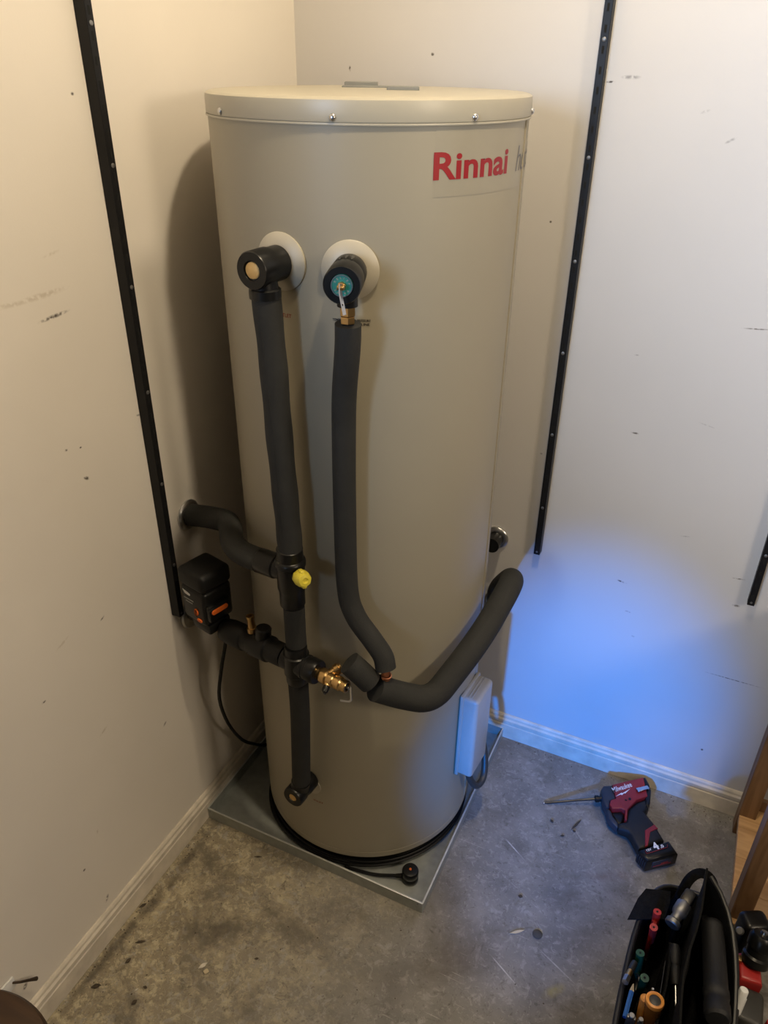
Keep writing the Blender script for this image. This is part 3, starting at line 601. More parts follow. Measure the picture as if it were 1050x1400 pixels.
b = NB(); cyl(b, nb+V((0, 0, -0.010)), nb+V((0, 0, -0.026)), 0.0125, bev=0.001, seg=6); cyl(b, nb+V((0, 0, -0.027)), nb+V((0, 0, -0.038)), 0.0115, bev=0.001, seg=6); obj('compression_nut', b, m_brass, t, 'brass compression nut', smooth=20)
# relief drain pipe and copper joint
t = foam(spline(BP, 8), 0.0200, 'long grey lagged relief pipe hanging below the teal dial', loc=BP[-1])
b = NB(); tube(b, [V((0.5148, -0.6186, 0.7166)), V((0.5184, -0.6213, 0.6877))], 0.0085, 18); lathe(b, [(0.0085, 0), (0.0105, 0.001), (0.0105, 0.006), (0.0085, 0.007)], frame((0.5179, -0.6209, 0.6929), (0.05, -0.03, 0.3)), 20); obj('copper_joint', b, m_copper, t, 'copper joint below the lagging')
# cold drain pipe round the right side
P3a = [V(p) for p in ((0.4682, -0.6445, 0.7227), (0.4873, -0.6395, 0.6980), (0.5044, -0.6324, 0.6753))]
foam(spline([(0.4535, -0.6500, 0.7270), (0.4730, -0.6450, 0.7080), (0.4925, -0.6375, 0.6835)], 6), 0.0235, 'stubby grey lagged sleeve between brass valve and drain pipe', loc=P3a[-1])
P3 = [V(p) for p in ((0.5014, -0.6344, 0.6702), (0.5384, -0.5981, 0.6347), (0.5883, -0.5536, 0.6022), (0.6383, -0.4135, 0.6794), (0.6508, -0.2150, 0.7183), (0.5846, -0.1100, 0.5893), (0.5569, -0.0020, 0.4673))]
foam(fillet(P3, 0.075, 9), 0.0270, 'thick grey lagged drain pipe bending round the right side of heater', loc=P3[-1])
escut('small collar on right wall below the bend of the drain pipe', (0.5569, 0.0000, 0.4652), (0, -1, 0), 0.036, 0.027)
b = NB(); cyl(b, (0.5463, -0.0005, 0.3716), (0.5468, -0.0220, 0.3727), 0.016, bev=0.003, seg=24); tag(obj('wall_plug_cap', b, m_black), 'black round cap on the right wall behind the heater', 'pipe cap')

# ================================================================ POWER CORD AND PLUG
path = [V(p) for p in ((0.112, -0.592, 0.640), (0.110, -0.585, 0.604), (0.092, -0.590, 0.518), (0.074, -0.588, 0.421), (0.058, -0.550, 0.300), (0.046, -0.490, 0.180), (0.038, -0.430, 0.102), (0.034, -0.385, 0.052), (0.042, -0.345, 0.022))]
n = 72
for k in range(n+1):
    a = 183 + k*(822.0/n)            # nearly three turns round the foot of the heater
    f = k/n
    rr = TR - 0.0085 + 0.0065*math.sin(f*2.9*PI+0.4)
    if 200 < (a % 360) < 262: rr += 0.010*math.sin((a % 360-200)/62*PI)*(0.4+0.6*f)
    zz = 0.0085 + 0.009*abs(math.sin(f*PI*2.2))
    path.append(onc(a, min(rr, TR+0.006), zz))
path += [V(p) for p in ((0.405, -0.592, 0.0085), (0.440, -0.588, 0.0082), (0.480, -0.580, 0.0082), (0.518, -0.567, 0.012), (0.540, -0.560, 0.016))]
b = NB(); tube(b, spline(path, 4), 0.0042, 8)
obj('power_cord', b, m_rubber, pump, 'long black cord coiled round the heater foot')
pm = frame((0.558, -0.552, 0.0031), (0, 0, 1))
b = NB(); lathe(b, [(0, 0), (0.0185, 0), (0.0200, 0.002), (0.0200, 0.013), (0.0185, 0.015), (0.0185, 0.018), (0.0200, 0.020), (0.0200, 0.034), (0.0180, 0.0375), (0.0150, 0.0385), (0, 0.0388)], pm, 40); bd = obj('power_plug', b, m_black, pump, 'round black mains plug in the tray corner')
b = NB(); lathe(b, [(0.0030, 0.0385), (0.0030, 0.0402), (0, 0.0405)], pm, 16); obj('indicator', b, m_orange, bd, 'small orange dot')
b = NB(); cyl(b, (0.5395, -0.5605, 0.016), (0.526, -0.5645, 0.013), 0.0062, 0.0048, seg=16); obj('strain_relief', b, m_rubber, bd)
b = NB(); box(b, (0, 0, 0), (0.012, 0.006, 0.0012), 0.0004, Matrix.Translation((0.492, -0.600, 0.0036)) @ Matrix.Rotation(0.25, 4, 'Z'), 1); tag(obj('metal_offcut', b, m_white), 'tiny bright offcut lying in the tray by the heater foot', 'offcut')

# ================================================================ IMPACT DRIVER
D = dict(
 red=[(0.9512,-0.0937),(1.0224,-0.0317),(1.0439,-0.0923),(1.0192,-0.117),(1.0039,-0.156),(1.0075,-0.1897),(1.002,-0.1908),(0.9978,-0.162),(0.9884,-0.1603),(0.9672,-0.172),(0.9576,-0.1624),(0.9573,-0.1466),(0.9694,-0.1344)],
 grip=[(1.0042,-0.1501),(1.0194,-0.1175),(1.0439,-0.0923),(1.0521,-0.1236),(1.0449,-0.1395),(1.075,-0.168),(1.1027,-0.2046),(1.0624,-0.2493),(1.0486,-0.2587),(1.0245,-0.2246),(1.0147,-0.2175),(0.9925,-0.2178),(0.9879,-0.2045),(1.0049,-0.1910)],
 nose=[(0.9272,-0.1219),(0.9303,-0.1053),(0.9512,-0.0937),(0.9694,-0.1344),(0.9567,-0.1501),(0.9585,-0.1683),(0.951,-0.1719),(0.9405,-0.1579)],
 back=[(1.0224,-0.0317),(1.0279,-0.028),(1.0409,-0.0474),(1.049,-0.0669),(1.0529,-0.1105),(1.0457,-0.1267),(1.0384,-0.0949)],
 trig=[(0.9664,-0.174),(0.9884,-0.1603),(0.9987,-0.1678),(0.9982,-0.1956),(0.9902,-0.2025),(0.974,-0.1858)],
 guard=[(0.951,-0.1719),(0.9585,-0.1683),(0.9664,-0.174),(0.9744,-0.1887),(0.9902,-0.2025),(0.9902,-0.2174),(0.965,-0.2009)],
 acc=[(1.0542,-0.1987),(1.0731,-0.1704),(1.0828,-0.1791),(1.0674,-0.1983),(1.0679,-0.2411),(1.0621,-0.2467)],
 clip=[(1.0062,-0.089),(1.0394,-0.0548),(1.0466,-0.0763),(1.0099,-0.0988)],
 batt=[(1.0481,-0.2717),(1.1126,-0.2086),(1.1382,-0.237),(1.0738,-0.2921)],
 plate=[(1.0624,-0.2663),(1.1103,-0.2182),(1.1157,-0.2311),(1.0679,-0.2773)])
t = thing('impact_driver', 'red and black cordless driver with long bit lying on the concrete', 'power tool', (1.02, -0.16, 0))
b = NB(); prism(b, D['red'], 0.010, 0.046, 0.006, None, 3); rd = obj('motor_housing', b, m_red, t, 'red plastic housing', smooth=50)
b = NB(); prism(b, D['nose'], 0.012, 0.044, 0.008, None, 3); obj('nose_boot', b, m_nose, t, 'dark slate rubber nose boot', smooth=50)
b = NB(); prism(b, D['grip'], 0.008, 0.041, 0.009, None, 3); obj('grip', b, m_grip, t, 'black rubber grip', smooth=50)
b = NB(); prism(b, D['back'], 0.010, 0.045, 0.004, None, 2); bc = obj('end_cap', b, m_black, t, smooth=50)
b = NB(); prism(b, D['trig'], 0.016, 0.034, 0.004, None, 2); obj('trigger', b, m_black, t, smooth=50)
b = NB(); prism(b, D['guard'], 0.012, 0.038, 0.004, None, 2); obj('guard', b, m_nose, t, smooth=50)
b = NB(); prism(b, D['acc'], 0.030, 0.0425, 0.001, None, 1); obj('grip_accent', b, m_red, t, 'red flash on the grip', smooth=30)
b = NB(); box(b, (0, 0, 0), (0.034, 0.011, 0.0015), 0.0006, Matrix.Translation((1.027, -0.077, 0.0515)) @ Matrix.Rotation(math.radians(42), 4, 'Z'), 1)
box(b, (0, 0, 0), (0.003, 0.011, 0.006), 0.0006, Matrix.Translation((1.0392, -0.066, 0.0485)) @ Matrix.Rotation(math.radians(42), 4, 'Z'), 1)
box(b, (0, 0, 0), (0.010, 0.013, 0.003), 0.0006, Matrix.Translation((1.0185, -0.0845, 0.0500)) @ Matrix.Rotation(math.radians(42), 4, 'Z'), 1); obj('belt_clip', b, m_steel, t, 'bright steel belt clip')
b = NB(); lathe(b, [(0.0035, 0.045), (0.0035, 0.0475), (0, 0.0475)], Matrix.Translation((1.002, -0.122, 0)), 16); box(b, (0.9935, -0.130, 0.0465), (0.006, 0.004, 0.002), 0.0008); obj('direction_button', b, m_black, t)
b = NB(); prism(b, D['batt'], 0.0012, 0.052, 0.010, None, 4); bt = obj('battery_pack', b, m_black, t, 'black slide battery', smooth=60)
b = NB(); prism(b, D['plate'], 0.0505, 0.0533, 0.0008, None, 1); obj('battery_plate', b, m_black, bt)
e1 = (V((1.1157, -0.2311, 0))-V((1.0679, -0.2773, 0))).normalized(); e2 = V((-e1.y, e1.x, 0))
for i in range(5):
    c = V((1.0610, -0.2815, 0.028)) + V((-0.0002, 0, 0)); f0 = V((1.0738, -0.2921, 0)); g0 = V((1.0481, -0.2717, 0)); q = g0.lerp(f0, 0.14+0.18*i)
    b = NB(); box(b, (0, 0, 0), (0.0016, 0.003, 0.026), 0.0005, Matrix.Translation((q.x-0.0002, q.y-0.0002, 0.026)) @ Matrix.Rotation(math.radians(-38), 4, 'Z'), 1); obj('battery_rib', b, m_nose, bt)
q = (V((1.1382, -0.237, 0))+V((1.0738, -0.2921, 0)))/2; dd = (V((1.1382, -0.237, 0))-V((1.0738, -0.2921, 0))).normalized()
M = frame((q.x, q.y, 0.028), V((dd.y, -dd.x, 0)), dd)
b = NB(); box(b, (0.002, 0.0, 0.0002), (0.056, 0.022, 0.0022), 0.0008, M, 1); obj('battery_latch', b, m_nose, bt)
b = NB(); box(b, (0.002, -0.006, 0.0014), (0.050, 0.0026, 0.0008), 0.0002, M, 1); box(b, (0.008, -0.001, 0.0014), (0.020, 0.006, 0.0006), 0.0002, M, 1); obj('battery_stripe', b, m_red, bt, 'thin red stripe')
def flat_text(body, o, xdir, w, h, z, mt, par, lab, off=0.0004, shear=0.0):
    x = V(xdir).normalized(); y = V((-x.y, x.x, 0))
    tt = fit_text(text_bm(body, 0.02, shear, off), w, h)
    for v in tt.verts: c = V(o)+x*v.co.x+y*v.co.y; v.co = V((c.x, c.y, z))
    bmesh.ops.recalc_face_normals(tt, faces=tt.faces)
    if sum(f.normal.z for f in tt.faces) < 0: bmesh.ops.reverse_faces(tt, faces=tt.faces)
    return obj('lettering', tt, mt, par, lab, smooth=0)
flat_text('4', (1.0865, -0.2562, 0), e1, 0.0135, 0.0200, 0.0538, m_whitep, bt, 'white numeral 4', 0.0012)
flat_text('.0', (1.0980, -0.2445, 0), e1, 0.0100, 0.0085, 0.0538, m_whitep, bt, 'white decimal', 0.0008)
flat_text('12V', (1.0690, -0.2690, 0), e1, 0.0135, 0.0060, 0.0538, m_whitep, bt, 'white voltage print', 0.0004)
b = NB()
pl = [V((1.0640, -0.2690, 0.0535)), V((1.0682, -0.2750, 0.0535)), V((1.0790, -0.2660, 0.0535)), V((1.1120, -0.2342, 0.0535)), V((1.1100, -0.2270, 0.0535))]
tube(b, pl, 0.0006, 6); obj('plate_outline', b, m_redgrip, bt, 'thin red outline')
lx = V((1.0087-0.9585, -0.074+0.1245, 0))
flat_text('Milwaukee', (0.9600, -0.1195, 0), lx, 0.060, 0.0155, 0.0464, m_whitep, rd, 'white script lettering', 0.0003, 0.3)
x = lx.normalized(); y = V((-x.y, x.x, 0)); o = V((0.9665, -0.1300, 0))
b = NB(); prism(b, [((o+x*u+y*v).x, (o+x*u+y*v).y) for u, v in ((0, 0), (0.022, 0.0050), (0.024, 0.0030), (0.052, 0.0085), (0.030, -0.0005), (0.028, 0.0015), (0.019, -0.0020), (0.017, 0.0008))], 0.0458, 0.0463); obj('bolt_mark', b, m_whitep, rd, 'white lightning bolt mark')
tip = V((0.799, -0.196, 0.0035)); ca, cb = V((0.9370, -0.1375, 0.030)), V((0.9180, -0.1455, 0.0280))
b = NB(); dcc = (cb-ca).normalized(); lathe(b, [(0, 0), (0.0075, 0), (0.0075, 0.010), (0.0090, 0.011), (0.0090, 0.019), (0.0070, 0.021), (0, 0.021)], frame(ca, dcc), 20); obj('collet', b, m_black, t)
b = NB(); dt = (tip-cb); tube(b, [cb, cb+dt*0.3, cb+dt*0.32, cb+dt*0.93, cb+dt*0.94, tip], [0.0034, 0.0034, 0.0030, 0.0030, 0.0034, 0.0022], 8); obj('driver_bit', b, m_tool, t, 'long dark driver bit')
b = NB(); cyl(b, tip-dt.normalized()*0.004, tip+dt.normalized()*0.004, 0.0026, 0.0018, seg=8); obj('bit_tip', b, m_steel, t, 'bright bit tip')

# ================================================================ TOOL BAG
bag = thing('tool_bag', 'black open topped canvas tool bag in the bottom right corner', 'bag', (1.15, -0.72, 0))
def oval(cx, cy, hx, hy, n=44, p=3.2):
    out = []
    for k in range(n):
        a = 2*PI*k/n; c, s = math.cos(a), math.sin(a)
        out.append((cx+hx*abs(c)**(2/p)*(1 if c > 0 else -1), cy+hy*abs(s)**(2/p)*(1 if s > 0 else -1)))
    return out
bt_o, tp_o = oval(1.152, -0.745, 0.076, 0.265), oval(1.145, -0.735, 0.100, 0.285)
tp_i, bt_i = oval(1.145, -0.735, 0.094, 0.279), oval(1.152, -0.745, 0.072, 0.260)
t0 = NB()
def ring(o, z): return [t0.verts.new((x, y, z + (0.003*math.sin(x*60)+0.003*math.sin(y*45) if z > 0.1 else 0))) for x, y in o]
mid = [((a[0]*0.45+c[0]*0.55)+0.003*math.sin(i*1.3), a[1]*0.45+c[1]*0.55) for i, (a, c) in enumerate(zip(bt_o, tp_o))]
rs = [ring(bt_o, 0.002), ring(mid, 0.09), ring(tp_o, 0.198), ring(tp_i, 0.198), ring(bt_i, 0.012)]
for a, c in zip(rs, rs[1:]):
    for i in range(44): j = (i+1) % 44; t0.faces.new((a[i], a[j], c[j], c[i]))
t0.faces.new(rs[0][::-1]); t0.faces.new(rs[-1]); bmesh.ops.recalc_face_normals(t0, faces=t0.faces)
obj('bag_wall', t0, m_canvas, bag, smooth=60)
b = NB(); pts = [(x, y, 0.199+0.003*math.sin(x*60)+0.003*math.sin(y*45)) for x, y in tp_o]; pts.append(pts[0]); tube(b, pts, 0.0052, 10); obj('rim_piping', b, m_piping, bag, 'shiny black rim piping')
# tall pouch on the right side of the bag
b = NB(); g = []
for i in range(12):
    f = i/11; yy = -0.492-0.50*f
    g.append([V((1.158-0.010*math.sin(f*PI)-0.012*f+0.004*math.sin(j*1.9+i*1.2), yy+0.004*j*(1-f), 0.02+(0.285-0.012*f)*j/6)) for j in range(7)])
sheet(b, g, 0.004); obj('pouch_divider', b, m_canvas2, bag, smooth=60)
b = NB(); g = []
for i in range(14):
    f = i/13; a = min(1, f*2.2); xx = 1.160+0.075*math.sin(a*PI/2); yy = -0.488-0.50*f**1.25
    hgt = 0.290-0.085*min(1, f*1.7)
    g.append([V((xx-0.010*(1-j/6)+0.003*math.sin(j*2.1+i), yy, 0.02+hgt*j/6)) for j in range(7)])
sheet(b, g, 0.004); obj('pouch_side', b, m_canvas2, bag, smooth=60)
b = NB(); tube(b, [r[-1] for r in g], 0.0045, 8); obj('pouch_piping', b, m_piping, bag)
b = NB(); tube(b, spline([(1.110, -0.474, 0.150), (1.120, -0.470, 0.190), (1.130, -0.450, 0.228), (1.145, -0.440, 0.247), (1.163, -0.438, 0.247), (1.178, -0.445, 0.232), (1.186, -0.462, 0.200), (1.188, -0.472, 0.150)], 6), 0, flat=(0.020, 0.004)); obj('strap_loop', b, m_canvas, bag, 'black webbing loop', smooth=40)
b = NB(); g = []
FP = [[V((1.030, -0.580, 0.208)), V((1.098, -0.548, 0.210))], [V((1.040, -0.535, 0.222)), V((1.102, -0.516, 0.222))], [V((1.052, -0.500, 0.216)), V((1.100, -0.482, 0.214))]]
for r in FP: g.append([r[0].lerp(r[1], k/4) for k in range(5)])
sheet(b, g, 0.006); obj('side_flap', b, m_canvas, bag, 'folded out canvas flap', smooth=50)
b = NB(); g = [[V((1.117+0.004*math.sin(i), -0.60-0.36*i/8, 0.03+0.19*j/3)) for j in range(4)] for i in range(9)]; sheet(b, g, 0.004); obj('inner_divider', b, m_canvas2, bag, smooth=60)

def rod(nm, a, c, r, mt, par=None, lab=None, r2=None, seg=18, bev=0.0):
    b = NB(); cyl(b, a, c, r, r2, bev, seg); return obj(nm, b, mt, par, lab)
# red pliers
t = thing('pliers', 'red handled pliers standing handles up in the bag', 'pliers', (1.082, -0.58, 0.012))
for a, c in (((1.080, -0.559, 0.238), (1.083, -0.564, 0.175)), ((1.079, -0.592, 0.233), (1.082, -0.584, 0.175))):
    h = NB(); tube(h, [V(c), V(c).lerp(V(a), 0.6), V(a)], [0.006, 0.0075, 0.0078], 14); hd = obj('handle', h, m_redgrip, t, 'red dipped handle')
    rod('handle_hole', V(a)+V((0.0, 0, -0.0005)), V(a)+V((0, 0, 0.0006)), 0.0022, m_slot, hd)
b = NB(); box(b, (1.0800, -0.5755, 0.170), (0.009, 0.026, 0.100), 0.003); obj('handle_web', b, m_red, t, 'darker red web')
b = NB(); box(b, (1.0825, -0.574, 0.060), (0.012, 0.016, 0.090), 0.003); obj('jaws', b, m_tool, t)
# claw hammer / grey tool
t = thing('hammer', 'hammer with bright steel face lying across the top of bag', 'hammer', (1.125, -0.53, 0.24))
b = NB(); M = frame((1.110, -0.572, 0.232), V((1.128, -0.520, 0.245))-V((1.110, -0.572, 0.232)))
lathe(b, [(0, 0), (0.0130, 0), (0.0150, 0.002), (0.0150, 0.010), (0.0105, 0.014), (0.0105, 0.024), (0.0135, 0.028), (0.0150, 0.034), (0.0150, 0.052), (0.0130, 0.056), (0, 0.057)], M, 28); obj('hammer_head', b, m_dsteel, t, 'dull steel head')
b = NB(); box(b, (0, 0, 0.066), (0.026, 0.024, 0.034), 0.005, M, 2); obj('poll', b, m_tool, t)
b = NB(); tube(b, [M @ V((0, 0, 0.042)), V((1.124, -0.570, 0.13)), V((1.128, -0.60, 0.03))], [0.0085, 0.010, 0.011], 14); obj('handle', b, m_black, t)
# green pliers
t = thing('pliers', 'dark green handled pliers deeper inside the left of bag', 'pliers', (1.070, -0.67, 0.012))
for a, c in (((1.064, -0.649, 0.222), (1.070, -0.655, 0.15)), ((1.080, -0.690, 0.216), (1.079, -0.684, 0.15))):
    h = NB(); tube(h, [V(c), V(c).lerp(V(a), 0.6), V(a)], [0.006, 0.0078, 0.0082], 14); hd = obj('handle', h, m_green, t, 'green dipped handle')
    rod('handle_hole', V(a), V(a)+V((0, 0, 0.0008)), 0.0022, m_slot, hd)
b = NB(); box(b, (1.075, -0.669, 0.085), (0.012, 0.030, 0.145), 0.003); obj('jaws', b, m_tool, t)
b = NB(); tube(b, [(1.068, -0.658, 0.17), (1.073, -0.670, 0.178), (1.077, -0.682, 0.17)], 0.0028, 8); obj('spring', b, m_steel, t)
# bit holder, pencil, screwdrivers
t = thing('bit_holder', 'short steel socket bit holder leaning on the left rim of bag', 'bit holder', (1.055, -0.70, 0.2))
rod('shank', (1.058, -0.668, 0.214), (1.053, -0.690, 0.218), 0.0062, m_tool, t); rod('collar', (1.053, -0.690, 0.218), (1.050, -0.705, 0.221), 0.0055, m_brass, t); rod('socket', (1.050, -0.705, 0.221), (1.0475, -0.719, 0.223), 0.0068, m_steel, t, seg=6)
t = thing('pencil', 'blue pencil inside the left wall of the bag', 'pencil', (1.06, -0.74, 0.15))
rod('barrel', (1.060, -0.765, 0.193), (1.063, -0.715, 0.197), 0.0048, m_blue, t, seg=6); rod('tip', (1.063, -0.715, 0.197), (1.0638, -0.700, 0.1982), 0.0048, m_splinter, t, r2=0.001, seg=6)
t = thing('screwdriver', 'screwdriver with amber handle and orange ring standing in bag', 'screwdriver', (1.104, -0.745, 0.012))
M = frame((1.107, -0.752, 0.125), V((1.101, -0.743, 0.252))-V((1.107, -0.752, 0.125)))
b = NB(); lathe(b, [(0, 0), (0.010, 0), (0.014, 0.02), (0.0125, 0.07), (0.0158, 0.100), (0.0162, 0.118), (0, 0.119)], M, 28); hd = obj('handle', b, m_amber, t, 'brown translucent handle')
b = NB(); lathe(b, [(0.0105, 0.117), (0.0165, 0.116), (0.0172, 0.120), (0.0160, 0.125), (0.0125, 0.126), (0.0105, 0.124)], M, 32, close=True); obj('handle_ring', b, m_amberring, t, 'bright orange ring')
b = NB(); lathe(b, [(0, 0.118), (0.0112, 0.118), (0.0105, 0.1235), (0.005, 0.1255), (0, 0.1258)], M, 24); obj('butt_cap', b, m_conduit, t, 'dark domed cap')
rod('blade', M @ V((0, 0, 0.002)), M @ V((0, 0, -0.105)), 0.0035, m_steel, t)
t = thing('screwdriver', 'smaller orange handled screwdriver half hidden behind the ringed one', 'screwdriver', (1.086, -0.733, 0.05))
rod('handle', (1.090, -0.737, 0.13), (1.086, -0.733, 0.228), 0.0085, m_amberring, t, bev=0.003); rod('blade', (1.0935, -0.7405, 0.035), (1.090, -0.737, 0.131), 0.003, m_steel, t)
t = thing('screwdriver', 'black handled screwdriver lying against the tall divider of bag', 'screwdriver', (1.13, -0.63, 0.2))
M = frame((1.136, -0.672, 0.205), V((1.122, -0.600, 0.222))-V((1.136, -0.672, 0.205)))
b = NB(); lathe(b, [(0, 0), (0.008, 0), (0.0095, 0.006), (0.0095, 0.030), (0.0080, 0.034), (0.0105, 0.040), (0.0105, 0.064), (0.0085, 0.072), (0, 0.074)], M, 20); obj('handle', b, m_grip, t)
rod('blade', M @ V((0, 0, 0.002)), M @ V((0, 0, -0.05)), 0.003, m_steel, t)
t = thing('steel_rule', 'thin steel rule on edge in the middle of the bag', 'ruler', (1.1115, -0.70, 0.1))
b = NB(); box(b, (1.1115, -0.700, 0.155), (0.0014, 0.130, 0.110), 0.0003, None, 1); obj('blade', b, m_tool, t)
for i, (x, y, z, lab) in enumerate(((1.070, -0.770, 0.214, 'flat dark chisel at the bottom left of the bag opening'), (1.086, -0.772, 0.218, 'narrow dark file beside the flat chisel in the bag'), (1.098, -0.700, 0.205, 'dark pointed scriber standing behind the amber screwdriver'))):
    t = thing(('chisel', 'file', 'scriber')[i], lab, ('chisel', 'file', 'scriber')[i], (x, y, 0.012))
    b = NB(); box(b, (x, y, z-0.035), ((0.016, 0.010, 0.006)[i], 0.008, 0.07), 0.002); obj('handle', b, m_dsteel if i < 2 else m_tool, t)
    rod('shaft', (x, y, 0.02), (x, y, z-0.068), 0.0035, m_tool, t)
    rod('end_cap', (x, y, z-0.001), (x, y, z+0.005), (0.0055, 0.0045, 0.0028)[i], m_steel if i == 2 else m_dsteel, t, bev=0.001)
# big black gun barrel in the right pouch
t = thing('caulking_gun', 'thick black tubular caulking gun lying in the right pouch of bag', 'caulking gun', (1.195, -0.62, 0.25))
A, B = V((1.182, -0.545, 0.246)), V((1.203, -0.745, 0.272)); L = (B-A).length
M = frame(A, B-A)
b = NB(); lathe(b, [(0, 0), (0.019, 0), (0.0225, 0.006), (0.0225, 0.014), (0.0210, 0.017), (0.0215, L*0.7), (0.0228, L*0.72), (0.0228, L*0.78), (0.0215, L*0.79), (0.0215, L*0.85), (0.0230, L*0.86), (0.0230, L-0.005), (0.0190, L), (0, L)], M, 32); obj('barrel', b, m_grip, t)
b = NB(); tube(b, [A+V((0.006, -0.004, -0.010)), A+V((-0.010, 0.010, -0.012)), A+V((-0.018, 0.006, -0.07)), A+V((-0.014, -0.01, -0.17))], [0.012, 0.013, 0.011, 0.010], 14); obj('trigger_handle', b, m_black, t)
# tools right of the bag
t = thing('cordless_drill', 'red shelled cordless drill standing upright right of the tool bag', 'power tool', (1.295, -0.55, 0))
b = NB(); prism(b, [(1.248, -0.512), (1.268, -0.500), (1.294, -0.526), (1.298, -0.560), (1.256, -0.566)], 0.085, 0.150, 0.008, None, 3); obj('gear_housing', b, m_redgrip, t, 'bright red gear housing', smooth=50)
b = NB(); box(b, (1.281, -0.600, 0.080), (0.052, 0.075, 0.105), 0.012, None, 3); obj('motor_body', b, m_conduit, t, 'dark grey body')
b = NB(); box(b, (1.288, -0.585, 0.016), (0.078, 0.110, 0.030), 0.008, None, 3); obj('battery_pack', b, m_black, t)
b = NB(); M = frame((1.280, -0.520, 0.150), (0.05, 0.45, 1)); lathe(b, [(0, 0), (0.026, 0), (0.026, 0.016), (0.022, 0.020), (0.022, 0.034), (0.0245, 0.036), (0.0245, 0.056), (0.019, 0.064), (0.008, 0.066), (0, 0.066)], M, 28); obj('chuck', b, m_black, t)
b = NB(); lathe(b, [(0, 0.065), (0.007, 0.065), (0.006, 0.071), (0, 0.072)], M, 16); obj('chuck_jaws', b, m_steel, t)
b = NB(); box(b, (1.251, -0.528, 0.152), (0.010, 0.014, 0.012), 0.002); obj('selector', b, m_brass, t)
t = thing('angle_driver', 'black tool head with steel stud standing behind the red drill', 'power tool', (1.268, -0.445, 0))
b = NB(); box(b, (1.275, -0.432, 0.085), (0.056, 0.046, 0.165), 0.012, Matrix.Translation((1.275, -0.432, 0)) @ Matrix.Rotation(0.5, 4, 'Z') @ Matrix.Translation((-1.275, 0.432, 0)), 3); obj('head', b, m_black, t)
rod('stud', (1.250, -0.462, 0.150), (1.246, -0.472, 0.162), 0.008, m_dsteel, t, bev=0.002)
t = thing('marker', 'white capped marker pen at the right side of the bag', 'marker', (1.240, -0.67, 0.15))
M = frame((1.2440, -0.668, 0.155), V((1.2480, -0.648, 0.238))-V((1.2440, -0.668, 0.155)))
b = NB(); lathe(b, [(0, 0), (0.0082, 0), (0.0082, 0.086), (0.0070, 0.088), (0, 0.088)], M, 24); obj('barrel', b, m_white, t)
rod('pocket_clip', M @ V((0.0088, 0, 0.03)), M @ V((0.0088, 0, 0.07)), 0.0012, m_white, t, seg=8)
b = NB(); tube(b, [(1.318, -0.610, 0.002), (1.322, -0.604, 0.06), (1.328, -0.598, 0.10)], 0.010, 14); tag(obj('red_handle', b, m_redgrip), 'dark red handle at the far right bottom edge of photo', 'handle')

# ================================================================ TIMBER BENCH AT THE RIGHT
t = thing('timber_shelf_unit', 'low timber shelf unit with brown posts against the right wall', 'shelf', (1.45, -0.2, 0))
for x, y in ((1.274, -0.045), (1.274, -0.345), (1.76, -0.045), (1.76, -0.345)):
    b = NB(); box(b, (x, y, 0.3505), (0.040, 0.045, 0.70), 0.0015, None, 1); obj('post', b, m_post, t, smooth=20)
for i in range(4):
    b = NB(); box(b, (1.517, -0.058-0.0925*i+0.0, 0.062), (0.522, 0.0915, 0.018), 0.001, None, 1)
    if i in (0, 3): pass
    obj('shelf_board', b, m_board, t, smooth=20)
b = NB(); box(b, (1.517, -0.0285, 0.090), (0.445, 0.012, 0.036), 0.001, None, 1); obj('back_rail', b, m_post, t, smooth=20)
for i in range(4):
    b = NB(); box(b, (1.517, -0.058-0.0925*i, 0.710), (0.522, 0.0915, 0.018), 0.001, None, 1); obj('top_board', b, m_board, t, smooth=20)

# ================================================================ STOOL AND HOOK BOTTOM LEFT
t = thing('round_stool', 'dark round wooden stool seat at the bottom left corner', 'stool', (0.205, -1.440, 0))
b = NB(); lathe(b, [(0, 0.418), (0.150, 0.418), (0.160, 0.424), (0.161, 0.440), (0.156, 0.448), (0.148, 0.450), (0, 0.450)], Matrix.Translation((0.205, -1.440, 0)), 72); obj('seat', b, m_stool, t)
for k in range(4):
    a = PI/4+k*PI/2; c, s = math.cos(a), math.sin(a)
    b = NB(); cyl(b, (0.205+0.135*c, -1.440+0.135*s, 0.0006), (0.205+0.10*c, -1.440+0.10*s, 0.420), 0.013, 0.016, seg=16); obj('leg', b, m_stool, t)
t = thing('wall_hook', 'small brown hook on a white plate low on the left wall', 'hook', (0, -1.19, 0.18))
b = NB(); box(b, (0.003, -1.206, 0.182), (0.005, 0.030, 0.030), 0.0015); obj('plate', b, m_white, t, 'white plate')
b = NB(); tube(b, [(0.005, -1.196, 0.184), (0.016, -1.188, 0.182), (0.018, -1.172, 0.164), (0.019, -1.160, 0.150)], [0.0022, 0.0024, 0.0028, 0.0042], 12); obj('hook_arm', b, m_brownmetal, t)

